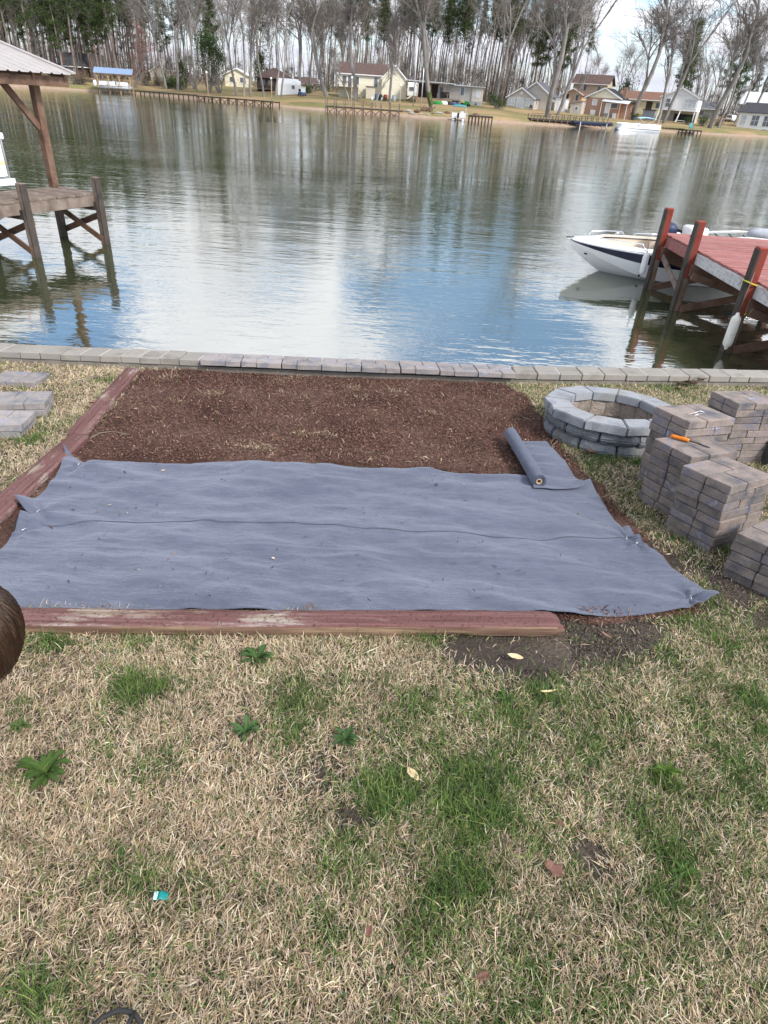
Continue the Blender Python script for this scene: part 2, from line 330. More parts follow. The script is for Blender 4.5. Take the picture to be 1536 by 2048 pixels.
def build_special():
    k = nodes_of('water', .035, .5); k.p.inputs['IOR'].default_value = 5.
    c = k.noise(k.obj, .08, 3); k.L.new(k.ramp(c, [(.030, .038, .018), (.046, .054, .026)], [.35, .65]), k.p.inputs['Base Color'])
    calm = k.ramp(k.noise(k.mapv(k.obj, (.10, .16, 1), loc=(3, 1, 0)), 1., 4), [.25, 1.], [.36, .62])
    a = k.noise(k.mapv(k.obj, (1.1, 3.0, 1), (0, 0, .10)), 1.7, 3, .55, .4)
    b = k.noise(k.mapv(k.obj, (.35, 1.0, 1), (0, 0, -.12)), 1., 3, .5, .3)
    d = k.noise(k.mapv(k.obj, (3., 7., 1), (0, 0, -.3)), 1.6, 2, .5, .3)
    w = k.mth('MULTIPLY', k.mth('ADD', k.mth('MULTIPLY', a, .009), k.mth('MULTIPLY', d, .0022)), calm)
    h = k.mth('ADD', w, k.mth('MULTIPLY', b, .012))
    k.L.new(k.bump(h, 1.), k.p.inputs['Normal'])
    # ground under the grass
    k = nodes_of('lawn_soil', .95, .1)
    f = k.noise(k.obj, 2.2, 6); g = k.noise(k.obj, 60, 4)
    base = k.ramp(f, [(.055, .044, .038), (.10, .08, .067), (.15, .12, .095)], [.34, .5, .64])
    k.L.new(k.mix(g, base, (.07, .055, .04), 'MIX') if False else k.mix(k.ramp(g, [0., .6], [.45, .6]), base, (.065, .05, .04)), k.p.inputs['Base Color'])
    k.L.new(k.bump(k.mth('ADD', g, k.noise(k.obj, 22, 6, .7)), .03), k.p.inputs['Normal'])
    k = nodes_of('bed_soil', .95, .1)
    f = k.noise(k.obj, 1.8, 6); g = k.noise(k.obj, 75, 5)
    base = k.ramp(f, [(.055, .029, .023), (.105, .058, .045), (.16, .100, .080)], [.36, .5, .63])
    k.L.new(k.mix(k.ramp(g, [0., .7], [.45, .62]), base, (.035, .02, .017)), k.p.inputs['Base Color'])
    k.L.new(k.bump(g, .02), k.p.inputs['Normal'])
    # landscape fabric
    k = nodes_of('fabric', .7, .2)
    f = k.noise(k.mapv(k.obj, (1., 2.2, 1)), 1.6, 6); g = k.noise(k.mapv(k.obj, (40, 400, 1)), 1., 2); g2 = k.noise(k.mapv(k.obj, (12, 70, 1)), 1., 4)
    base = k.ramp(f, [(.078, .088, .124), (.104, .115, .156)], [.35, .65])
    dirt = k.ramp(k.noise(k.obj, 7, 8, .8), [0., 0., .6], [.3, .60, .80])
    k.L.new(k.mix(dirt, k.mix(k.ramp(g2, [0., .55], [.38, .70]), base, (.055, .062, .090)), (.10, .08, .075)), k.p.inputs['Base Color'])
    k.p.inputs['Sheen Weight'].default_value = .25; k.p.inputs['Sheen Roughness'].default_value = .4; k.p.inputs['Sheen Tint'].default_value = (.8, .85, 1, 1)
    k.L.new(k.bump(k.mth('ADD', g, g2), .0035), k.p.inputs['Normal'])
    # weathered painted timber: x runs along the grain
    for nm, wear in (('timber_paint', .50), ('timber_worn', .46)):
        k = nodes_of(nm, .85, .2)
        gr = k.noise(k.mapv(k.obj, (1.2, 40, 40)), 1., 5, .65); pt = k.noise(k.mapv(k.obj, (2.2, 9, 9)), 1., 7, .7); spk = k.noise(k.obj, 70, 4)
        paint = k.ramp(gr, [(.070, .030, .028), (.135, .064, .060), (.19, .115, .11)], [.3, .5, .72])
        bare = k.ramp(gr, [(.11, .07, .05), (.25, .195, .15), (.34, .31, .30)], [.3, .5, .66])
        c = k.mix(k.ramp(pt, [0., 1.], [wear + .09, wear + .17]), paint, bare)
        c = k.mix(k.ramp(spk, [0., .85], [.56, .66]), c, (.05, .028, .022))
        k.L.new(c, k.p.inputs['Base Color']); k.L.new(k.bump(k.mth('ADD', gr, k.mth('MULTIPLY', spk, .5)), .008), k.p.inputs['Normal'])
    k = nodes_of('timber_edge', .85, .2)
    gr = k.noise(k.mapv(k.obj, (1.5, 30, 30)), 1., 6, .65); k.L.new(k.ramp(gr, [(.075, .035, .028), (.13, .08, .055), (.24, .165, .105)], [.36, .5, .62]), k.p.inputs['Base Color']); k.L.new(k.bump(gr, .01), k.p.inputs['Normal'])
    # far bank: sand low down, dry grass with green patches above
    k = nodes_of('far_ground', .95, .1)
    sp = k.N.new('ShaderNodeSeparateXYZ'); k.L.new(k.obj, sp.inputs[0])
    f = k.noise(k.mapv(k.obj, (.05, .12, 0)), 1., 5); g = k.noise(k.mapv(k.obj, (.9, 2., 0)), 1., 5)
    grass = k.ramp(f, [(.30, .215, .115), (.25, .185, .10), (.15, .155, .06), (.22, .18, .09)], [.38, .50, .57, .68])
    grass = k.mix(k.ramp(g, [0., .5], [.45, .7]), grass, (.19, .13, .08))
    sand = k.ramp(g, [(.25, .175, .125), (.35, .265, .205)], [.35, .65])
    zz = k.mth('ADD', sp.outputs['Z'], k.mth('MULTIPLY', f, .3))
    k.L.new(k.mix(k.ramp(k.mth('ADD', k.mth('MULTIPLY', zz, .5), .75), [0., 1.], [.36, .42]), sand, grass), k.p.inputs['Base Color'])
    # bricks too far off to tell apart
    k = nodes_of('brick_far', .9, .2)
    b = k.N.new('ShaderNodeTexBrick'); b.inputs['Scale'].default_value = 4.; b.inputs['Color1'].default_value = (.30, .14, .09, 1); b.inputs['Color2'].default_value = (.42, .24, .17, 1); b.inputs['Mortar'].default_value = (.42, .36, .30, 1)
    cb = k.N.new('ShaderNodeCombineXYZ'); s2 = k.N.new('ShaderNodeSeparateXYZ'); k.L.new(k.obj, s2.inputs[0]); k.L.new(k.mth('ADD', s2.outputs[0], s2.outputs[1]), cb.inputs[0]); k.L.new(s2.outputs[2], cb.inputs[1])
    k.L.new(cb.outputs[0], b.inputs['Vector']); k.L.new(k.mix(k.ramp(k.noise(k.obj, 1.5, 4), [0., .5], [.4, .7]), b.outputs[0], (.30, .20, .15)), k.p.inputs['Base Color'])
build_special()

# ------------------------------------------------------------------ ground sheets
def lawn_n(x, s):
    return .012 * fbm(np.asarray(x) * 1.3, np.asarray(s) * 1.3, 3, 3) + .006 * fbm(np.asarray(x) * 7, np.asarray(s) * 7, 5, 2)
def to_world(x, s, n):
    return np.stack([x, s * CA + n * SA, -s * SA + n * CA], -1)
def grid_faces(r, c):
    i = np.arange(r - 1)[:, None] * c + np.arange(c - 1)[None]; i = i.ravel()
    return np.stack([i, i + 1, i + c + 1, i + c], 1)
def make_lawn():
    xs = np.concatenate([np.linspace(-60, -5, 23), np.linspace(-4.9, 5.4, 300), np.linspace(5.6, 60, 23)])
    t = np.concatenate([np.linspace(-1.6, 0, 6)[:-1], np.linspace(0, 1, 190)])
    X, Tt = np.meshgrid(xs, t); S = Tt * (swall(X) + .05); S = np.where(Tt < 0, Tt * 15, S)
    V = to_world(X, S, lawn_n(X, S)).reshape(-1, 3)
    o = link('lawn', np_mesh('lawn', V, grid_faces(*X.shape), 'lawn_soil', smooth=True)); tag(o, kind='structure')
make_lawn()
wm = MB().add([(-900, 3, ZW), (900, 3, ZW), (900, 420, ZW), (-900, 420, ZW)], [(0, 1, 2, 3)])
tag(wm.build('lake_water', 'water', fix=False), kind='structure')

# bed of brown mulchy soil between the timbers, the wall and the fabric
def seg_mask(x, s, pts):   # inside polygon (lawn coordinates)
    x = np.asarray(x); s = np.asarray(s); inside = np.zeros(x.shape, bool); n = len(pts)
    for i in range(n):
        x0, y0 = pts[i]; x1, y1 = pts[(i + 1) % n]
        c = ((y0 > s) != (y1 > s)) & (x < (x1 - x0) * (s - y0) / (y1 - y0 + 1e-12) + x0); inside ^= c
    return inside
BED = [LP(285, 742), LP(395, 744), LP(700, 758), LP(1005, 770), LP(1060, 800), LP(1090, 850), LP(1130, 905), LP(1190, 965), LP(1230, 1010), LP(1290, 1075), LP(1370, 1160), LP(1400, 1225), LP(1200, 1250), LP(1110, 1238), LP(20, 1222), LP(-60, 1100), LP(60, 985), LP(175, 880)]
FAB = [LP(0, 1215), LP(1010, 1228), LP(1430, 1206), LP(1283, 1083), LP(1150, 968), LP(1050, 957), LP(640, 927), LP(165, 922), LP(0, 1050)]
def make_bed():
    xs = np.linspace(-2.4, 1.75, 210); ss = np.linspace(1.75, 5.75, 200); X, S = np.meshgrid(xs, ss)
    n = .004 + .010 * fbm(X * 2.5, S * 2.5, 21, 4) + .006 * fbm(X * 14, S * 14, 23, 2)
    # sink below the lawn outside the bed outline, with a ragged rim
    q = np.zeros(X.shape); jx = X + .05 * fbm(X * 5, S * 5, 31, 3); js = S + .05 * fbm(X * 5, S * 5, 33, 3)
    ins = seg_mask(jx, js, BED).astype(float)
    for _ in range(2): ins = (ins + np.roll(ins, 1, 0) + np.roll(ins, -1, 0) + np.roll(ins, 1, 1) + np.roll(ins, -1, 1)) / 5
    n = lawn_n(X, S) + np.where(ins > .5, .010 + (n - .004) * .8, -.05 + .05 * ins)
    n = np.where(seg_mask(X, S, [(a * .97, b) for a, b in FAB]), n - .02, n)
    V = to_world(X, S, n).reshape(-1, 3); F = grid_faces(*X.shape); keep = (ins.ravel()[F] > .02).any(1)
    o = link('soil_bed', np_mesh('soil_bed', V, F[keep], 'bed_soil', smooth=True)); tag(o, kind='structure')
make_bed()

# ------------------------------------------------------------------ scattered stuff: blades, chips
def blades(x, s, n0, length, width, az, lean, curl, col, jit=.12):
    """one bent tapered blade per row: 5 points, a quad and a triangle written as two quads"""
    N = len(x); d = np.stack([np.cos(az), np.sin(az)], 1); side = np.stack([-d[:, 1], d[:, 0]], 1)
    h1, r1 = np.cos(lean) * length * .5, np.sin(lean) * length * .5
    l2 = np.clip(lean + curl, 0, 1.75); h2, r2 = h1 + np.cos(l2) * length * .5, r1 + np.sin(l2) * length * .5
    P = np.zeros((N, 5, 3)); w = width[:, None] / 2
    b = np.stack([x, s], 1)
    P[:, 0, :2] = b - side * w; P[:, 1, :2] = b + side * w; P[:, 0, 2] = P[:, 1, 2] = n0
    m = b + d * r1[:, None]; P[:, 2, :2] = m + side * w * .85; P[:, 3, :2] = m - side * w * .85; P[:, 2, 2] = P[:, 3, 2] = n0 + h1 + .001
    tilt = rng.normal(0, .3, N) * width; P[:, 2, 2] += tilt; P[:, 3, 2] -= tilt
    P[:, 4, :2] = b + d * r2[:, None]; P[:, 4, 2] = np.maximum(n0 + h2, n0 + .002)
    V = to_world(P[..., 0], P[..., 1], P[..., 2]).reshape(-1, 3)
    o = np.arange(N)[:, None] * 5
    F = np.concatenate([o + np.array([[0, 1, 2]]), o + np.array([[0, 2, 3]]), o + np.array([[3, 2, 4]])])
    c = np.clip(col * (1 + rng.normal(0, jit, (N, 1))), .005, .75)
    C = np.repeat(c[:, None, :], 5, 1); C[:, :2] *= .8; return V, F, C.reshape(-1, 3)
def pick(cols, n, p=None):
    return np.array(cols)[rng.choice(len(cols), n, p=p)]
STRAW = [(.56, .44, .30), (.47, .345, .22), (.63, .53, .40), (.36, .255, .16), (.54, .44, .34), (.21, .145, .095)]
GREEN = [(.095, .165, .035), (.065, .12, .03), (.15, .21, .055), (.20, .24, .075), (.05, .10, .04)]
# green patches: photo x, y, radius in metres, strength
GP = [(290, 1385, .13, 1.3), (600, 1445, .12, 1.2), (780, 1590, .13, 1.6), (960, 1600, .17, 1.4), (880, 1680, .2, .8), (1000, 1470, .2, .8), (820, 1440, .12, .8), (930, 1530, .2, .7), (1180, 1460, .25, .55),
      (1350, 1600, .3, .45), (1450, 1500, .25, .4), (1330, 1560, .1, .9), (900, 1760, .15, .9), (700, 1740, .1, .8), (880, 1870, .14, .9), (640, 1860, .08, .5), (340, 1520, .06, .5), (960, 1990, .2, .6), (1350, 1850, .12, .6), (1200, 1330, .15, .5), (1500, 1420, .3, .55),
      (520, 1320, .06, .8), (90, 1990, .1, 1.0), (60, 1560, .06, .7), (40, 1560, .05, .6), (300, 1760, .08, .5), (1150, 1790, .06, .5), (300, 1960, .06, .5), (1360, 1740, .05, .9), (1100, 1580, .15, .4), (280, 1295, .1, .8), (100, 1300, .1, .6), (940, 1275, .05, 1.2), (860, 1262, .12, .8), (1450, 1110, .1, 1.0),
      (60, 880, .15, .9), (90, 860, .2, .5), (100, 990, .25, .55), (210, 765, .1, .6), (60, 1000, .3, .4), (1200, 930, .2, .5), (1290, 930, .15, .6), (1330, 1030, .2, .6), (1390, 1075, .15, .7), (1330, 775, .2, .6), (1460, 760, .2, .4), (1480, 1250, .25, .6), (1430, 1190, .1, .8), (1090, 1320, .2, .6), (1180, 1290, .08, .8), (1300, 1290, .12, .5), (1060, 1400, .15, .7)]
GPW = [(*LP(a, b), r, w) for a, b, r, w in GP]
BARE = [(1030, 1292, .20, 1.6), (950, 1302, .13, 1.3), (1150, 1275, .22, 1.5), (1250, 1262, .2, 1.1), (1110, 1310, .15, 1.1), (1220, 1320, .1, .9), (1210, 1300, .08, .7), (1330, 1210, .1, 1.), (1420, 1160, .1, .9), (1500, 1180, .12, 1.2), (1340, 1130, .12, .8), (1300, 1090, .1, .6), (700, 1640, .05, 1.), (630, 1560, .12, .5), (1190, 1730, .08, .8), (1240, 960, .15, .3), (1330, 1200, .1, .6), (1300, 840, .1, .6), (1340, 775, .2, .5), (320, 745, .15, .4), (1180, 985, .1, .9), (1460, 1190, .12, .8), (1530, 1250, .1, .6)]
BAREW = [(*LP(a, b), r, w) for a, b, r, w in BARE]
def field(pts, x, s):
    v = np.zeros(len(x))
    for a, b, r, w in pts: v = np.maximum(v, w * np.exp(-((x - a) ** 2 + (s - b) ** 2) / (r * r) * 1.2))
    return v
def scatter(x0, x1, s0, s1, dens):
    n = int((x1 - x0) * (s1 - s0) * dens); return rng.uniform(x0, x1, n), rng.uniform(s0, s1, n)
def make_grass():
    zs = [(-1.5, 1.7, .35, 1.1, 66000), (-2.0, 2.3, 1.1, 2.1, 46000), (-3.4, -1.6, 2.1, 5.5, 17000), (.9, 3.6, 2.1, 6.3, 17000), (-7, -3.4, 1.5, 5.2, 1500), (3.6, 7.5, 1.5, 6.9, 1500), (-3.2, -2, 1.1, 2.1, 15000), (2.3, 3.6, 1.1, 2.1, 15000), (-2.6, -1.5, .2, 1.1, 16000), (1.7, 2.8, .2, 1.1, 16000), (-2.2, 2.4, -.7, .35, 15000), (-6, -3.2, -.7, 2.1, 2500), (3.6, 6, -.7, 2.1, 2500), (-5, 5, -3.5, -.7, 2500), (-3.2, -2.6, -.7, 1.1, 6000), (2.8, 3.6, -.7, 1.1, 6000)]
    xs, ss = [], []
    for z in zs:
        x, s = scatter(*z); xs.append(x); ss.append(s)
    x = np.concatenate(xs); s = np.concatenate(ss)
    ok = (s < swall(x) - .03) & ~seg_mask(x + .04 * fbm(x * 5, s * 5, 31, 2), s + .04 * fbm(x * 5, s * 5, 33, 2), BED)
    x, s = x[ok], s[ok]
    bare = field(BAREW, x + .05 * fbm(x * 9, s * 9, 91, 3), s + .05 * fbm(x * 9, s * 9, 93, 3)) + .15 * fbm(x * 3, s * 3, 51, 4) + .22 * np.clip(fbm(x * 9, s * 9, 53, 3), 0, 1)
    dens = np.clip(1.15 + .5 * fbm(x * 4, s * 4, 61, 3) - 1.5 * np.clip(bare, 0, 1), .03, 1); ok = rng.random(len(x)) < dens; x, s = x[ok], s[ok]
    n0 = lawn_n(x, s); N = len(x)
    g = field(GPW, x, s); nz = fbm(x * 5.5, s * 5.5, 41, 4)
    trend = np.clip(.17 + .17 * (x + .3) / 1.2, .12, .31)
    pg = np.clip(g * (.55 + 1.1 * nz) + trend + .75 * np.clip(nz - .12, 0, 1), 0, .93)
    isg = rng.random(N) < pg
    far = np.clip((s - 1.2) / 4, 0, 1)
    L = np.where(isg, rng.gamma(5, .0062, N) * (1 + .5 * np.clip(g, 0, 1)), rng.gamma(5, .0046, N)) * (1 + .3 * far); L = np.clip(L, .012, .10)
    W = np.where(isg, rng.uniform(.0013, .0026, N), rng.uniform(.0010, .0027, N)) * (1 + .8 * far)
    lean = np.where(isg, np.abs(rng.normal(.55, .32, N)), np.clip(rng.normal(1.15, .28, N), .15, 1.5))
    sw = 2.2 * fbm(x * 2.2, s * 2.2, 71, 2)
    az = np.where(isg, rng.uniform(0, 6.283, N), rng.normal(0, 1.3, N) + sw + 1.2)
    col = np.where(isg[:, None], pick(GREEN, N, [.3, .25, .25, .1, .1]), pick(STRAW, N, [.25, .22, .2, .13, .12, .08]))
    tint = 1 + .22 * fbm(x * 3, s * 3, 81, 3) + .40 * fbm(x * 17, s * 17, 83, 2); col = col * tint[:, None]
    lift = np.where(isg, 0, rng.uniform(0, .016, N))
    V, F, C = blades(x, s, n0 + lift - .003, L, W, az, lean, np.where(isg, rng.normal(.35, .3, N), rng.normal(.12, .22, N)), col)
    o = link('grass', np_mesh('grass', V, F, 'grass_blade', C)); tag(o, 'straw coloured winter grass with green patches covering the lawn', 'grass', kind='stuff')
make_grass()
def make_mulch():
    x, s = scatter(-2.3, 1.8, 1.8, 5.75, 11000)
    jx = x + .05 * fbm(x * 5, s * 5, 31, 3); js = s + .05 * fbm(x * 5, s * 5, 33, 3)
    ok = seg_mask(jx, js, BED) & ~seg_mask(x, s, FAB) & (s < swall(x) - .01); x, s = x[ok], s[ok]; N = len(x)
    col = pick([(.125, .064, .048), (.08, .04, .031), (.17, .095, .072), (.22, .135, .097), (.045, .025, .02), (.36, .27, .18)], N, [.32, .24, .25, .1, .07, .02])
    n0 = lawn_n(x, s) + .012 + rng.uniform(-.004, .010, N)
    V1, F1, C1 = blades(x, s, n0, np.where(rng.random(N) < .06, rng.uniform(.02, .06, N), np.clip(rng.gamma(4, .0034, N), .005, .03)), rng.uniform(.002, .0055, N), rng.uniform(0, 6.28, N), np.clip(rng.normal(1.2, .3, N), 0, 1.5), rng.normal(.2, .3, N), col, .2)
    # crumbs kicked onto the fabric
    x, s = scatter(-1.9, 1.5, 1.95, 3.5, 90); ok = seg_mask(x, s, FAB) & (fbm(x * 2, s * 2, 301, 2) > -.05); x, s = x[ok], s[ok]; N = len(x)
    V2, F2, C2 = blades(x, s, lawn_n(x, s) + .046 + wrinkle(x, s), rng.gamma(3, .004, N) + .004, rng.uniform(.002, .006, N), rng.uniform(0, 6.28, N), np.full(N, 1.35), np.zeros(N), pick([(.06, .03, .025), (.12, .07, .05), (.03, .02, .017), (.4, .3, .2)], N, [.4, .3, .2, .1]), .2)
    F1 = np.concatenate([F1, F2 + len(V1)]); V1 = np.concatenate([V1, V2]); C1 = np.concatenate([C1, C2])
    o = link('mulch', np_mesh('mulch', V1, F1, 'chips', C1)); tag(o, 'dark brown shredded mulch spread over the open soil bed', 'mulch', kind='stuff')
    # crumbs of bare soil where the turf is worn away
    X, S = [], []
    for a, b, r, w in BAREW:
        n = int(9000 * r * r * min(w, 1.2)) * 6; X.append(rng.normal(a, r * .75, n)); S.append(rng.normal(b, r * .75, n))
    x, s = np.concatenate(X), np.concatenate(S); ok = ~seg_mask(x, s, FAB) & ~((x > -1.4) & (x < .77) & (s > 1.72) & (s < 2.06)); x, s = x[ok], s[ok]; N = len(x)
    V3, F3, C3 = blades(x, s, lawn_n(x, s) + rng.uniform(0, .004, N), np.clip(rng.gamma(3, .0022, N), .003, .018), rng.uniform(.002, .006, N), rng.uniform(0, 6.28, N), np.clip(rng.normal(.9, .4, N), 0, 1.5), rng.normal(.5, .4, N), pick([(.10, .082, .07), (.06, .047, .04), (.15, .125, .105), (.035, .028, .024)], N), .2)
    o = link('soil_crumbs', np_mesh('soil_crumbs', V3, F3, 'chips', C3)); tag(o, 'grey brown soil crumbs on the worn bare patches of the lawn', 'soil', kind='stuff')
    # straw stubble poking out of the bed in thin tufts
    tufts = [(590, 760), (650, 775), (430, 790), (705, 780), (720, 800), (790, 785), (1000, 790), (560, 790), (540, 905), (505, 900), (520, 895), (640, 865), (660, 870), (610, 870), (330, 760), (345, 755), (350, 805), (800, 790), (860, 830), (410, 790), (1040, 905), (880, 900), (560, 765), (610, 795)]
    X, S = [], []
    for a, b in tufts:
        c = LP(a, b); n = rng.integers(15, 70); X.append(rng.normal(c[0], .04, n)); S.append(rng.normal(c[1], .035, n))
    x2, s2 = scatter(-2.1, 1.5, 3.5, 5.5, 110); ok = seg_mask(x2, s2, BED) & ~seg_mask(x2, s2, FAB); X.append(x2[ok]); S.append(s2[ok])
    x, s = np.concatenate(X), np.concatenate(S); N = len(x)
    V, F, C = blades(x, s, lawn_n(x, s) + .012, np.clip(rng.gamma(4, .008, N), .012, .07), rng.uniform(.0018, .0034, N), rng.uniform(0, 6.28, N), np.clip(rng.normal(1.1, .3, N), 0, 1.5), rng.normal(.3, .3, N), pick(STRAW + [(.12, .15, .05)], N))
    o = link('straw_stubble', np_mesh('straw_stubble', V, F, 'grass_blade', C)); tag(o, 'thin pale straw stubble sticking out of the brown bed', 'straw', kind='stuff')
# ------------------------------------------------------------------ seawall
def make_seawall():
    root = thing('seawall', 'long low seawall of pale concrete cap blocks along the water edge', 'seawall', (0, 0, 0))
    B = .168; D = .275; TOP = .10; xs = []
    m = MB(); P = [x for x in np.linspace(-14, 14, 120)]
    rows = [[], [], [], []]
    for x in P:
        s = float(swall(x)); a = T(x, s + .012, TOP - .062); b = T(x, s + D - .02, TOP - .062)
        rows[0].append((a.x, a.y, -2.2)); rows[1].append(a); rows[2].append(b); rows[3].append((b.x, b.y, -2.2))
    m.grid(rows); m.build('wall_face', 'wall_core', root, smooth=False)
    mo = MB()
    base = {}
    spans = []; x = -1.708
    while x > -9: w = B * random.uniform(.96, 1.04); spans.append((x - w, x)); x -= w
    x = 1.108
    while x < 10.5: w = B * 1.28 * random.uniform(.96, 1.04); spans.append((x, x + w)); x += w
    for x, x1 in spans:
        if True:
            s0, s1 = float(swall(x)), float(swall(x1)); g = .003
            n0 = TOP - .06; dn = random.uniform(-.003, .003)
            q = MB(); f0, f1 = x + g, x1 - g
            j = random.uniform(-.005, .005)
            c = T((f0 + f1) / 2, (s0 + s1) / 2, n0)
            pts = []
            for n_ in (n0, TOP + dn):
                for xx, ss in ((f0, s0 + j), (f1, s1 + j), (f1 - .05 * 0, s1 + D + j), (f0, s0 + D + j)): pts.append(T(xx, ss, n_) - c)
            o = q.hexa(pts).build('cap_block', 'wall_block', root, bevel=.006); o.location = c
            if random.random() < .55:
                MB().hexa([T(f1 - .002, s1 + .012, n0 + .002), T(f1 + .009, s1 + .012, n0 + .002), T(f1 + .009, s1 + D - .01, n0 + .002), T(f1 - .002, s1 + D - .01, n0 + .002),
                         T(f1 - .002, s1 + .012, TOP - .004), T(f1 + .009, s1 + .012, TOP - .004), T(f1 + .009, s1 + D - .01, TOP - .004), T(f1 - .002, s1 + D - .01, TOP - .004)]).build('mortar_joint', 'mortar', root, fix=False)
make_seawall()

# ------------------------------------------------------------------ concrete pavers (each cast as four bricks)
PVX, PVY, PT = .348, .285, .046
def paver_mesh(flip):
    m = MB(); g = .0028; a = PVX / 2; b = PVY / 2; k = .62 if not flip else .38
    for (u0, u1, v0, v1) in ((-a, -a + PVX * k, -b, 0), (-a + PVX * k, a, -b, 0), (-a, -a + PVX * (1 - k), 0, b), (-a + PVX * (1 - k), a, 0, b)):
        m.bx(u0 + g, u1 - g, v0 + g, v1 - g, 0, PT)
    me = m.mesh('paver', 'paver_stone', bevel=.0055, seg=2)
    c = MB().bx(-a + .012, a - .012, -b + .012, b - .012, .003, PT - .008); me2 = c.mesh('core', 'paver_stone')
    bm = bmesh.new(); bm.from_mesh(me); bm.from_mesh(me2)
    for v in bm.verts:                       # worn, slightly uneven edges
        v.co.x += random.uniform(-.0016, .0016); v.co.y += random.uniform(-.0016, .0016)
    bm.to_mesh(me); bm.free(); return me
PME = [paver_mesh(False), paver_mesh(True)]
def paver(x, s, n, yaw, label, group=None, tilt=(0, 0)):
    o = link('concrete_paver', random.choice(PME)); yaw += random.choice((0, math.pi))
    place(o, x, s, n, yaw, Matrix.Rotation(tilt[0], 4, 'X') @ Matrix.Rotation(tilt[1], 4, 'Y')); return tag(o, label, 'paver', group)
def near_corner(px, py, h, yaw, which=(-1, -1)):
    x, s = LP(px, py, h); c, d = math.cos(yaw), math.sin(yaw); u, v = -which[0] * PVX / 2, -which[1] * PVY / 2
    return x + u * c - v * d, s + u * d + v * c
ORD = ['second', 'third', 'fourth', 'fifth', 'sixth', 'seventh', 'eighth', 'ninth', 'tenth', 'eleventh']
def stack(px, py, layers, yaw, what, top_label, which=(-1, -1), jit=.008):
    yaw = math.radians(yaw); x, s = near_corner(px, py, layers * (PT + .0022), yaw, which)
    for i in range(layers):
        top = i == layers - 1
        dx, ds = (0, 0) if top else (random.uniform(-jit, jit), random.uniform(-jit, jit))
        paver(x + dx, s + ds, i * (PT + .0022) + .004, yaw + (0 if top else random.uniform(-.035, .035)), top_label if top else ORD[layers - 2 - i] + ' paver from the top in ' + what, 'pavers in ' + what)
    return x, s
for i in range(8):
    x0, x1 = -1.700 + i * .350, -1.700 + (i + 1) * .350; xm = (x0 + x1) / 2
    ang = math.atan2(float(swall(x1) - swall(x0)), .35)
    o = paver(xm, float(swall(xm)) + .108, .060 + random.uniform(-.003, .003), ang + random.uniform(-.008, .008), ['first', 'second', 'third', 'fourth', 'fifth', 'sixth', 'seventh', 'eighth'][i] + ' from the left of the eight mottled pavers laid along the seawall', 'pavers laid on the seawall'); o.material_slots[0].link = 'OBJECT'; o.material_slots[0].material = MT['paver_light']
SA_ = stack(1479, 808, 9, 14, 'the rearmost right paver stack by the seawall', 'top paver of the rearmost right stack beside the seawall')
SB_ = stack(1380, 845, 10, 22, 'the stack that carries a wire staple', 'top paver carrying a bent wire staple')
SC_ = stack(1383, 915, 8, 23, 'the stack that carries the orange tool', 'top paver carrying the orange handled tool')
SD_ = stack(1464, 975, 8, 31, 'the stack in front of the orange tool', 'pinkish top paver of the stack in front of the orange tool')
SE_ = stack(1473, 1066, 5, 38, 'the low stack at the right edge', 'top paver of the lowest stack at the right edge', which=(-1, 1), jit=.012)
# small piles at the left
def pile(px, py, h, yaw, labels, which, group):
    x, s = near_corner(px, py, h, math.radians(yaw), which); n = len(labels)
    for i, l in enumerate(labels):
        paver(x + (0 if i == n - 1 else random.uniform(-.02, .03)), s + (0 if i == n - 1 else random.uniform(-.03, .02)), i * (PT + .002) + .006, math.radians(yaw) + random.uniform(-.06, .06), l, group); q = COL.objects[-1]; q.material_slots[0].link = 'OBJECT'; q.material_slots[0].material = MT['paver_light']
pile(101, 746, .05, 3, ['paver lying flat on the straw grass nearest the seawall at left'], (1, 1), 'pavers on the grass at left')
pile(87, 807, .10, 14, ['lower paver under the middle one of the left pavers', 'raised middle paver of the left pavers, reaching furthest right'], (1, -1), 'pavers on the grass at left')
pile(42, 850, .10, 10, ['bottom paver of the nearest pair at the left edge', 'top paver of the nearest pair at the left edge'], (1, -1), 'pavers on the grass at left')

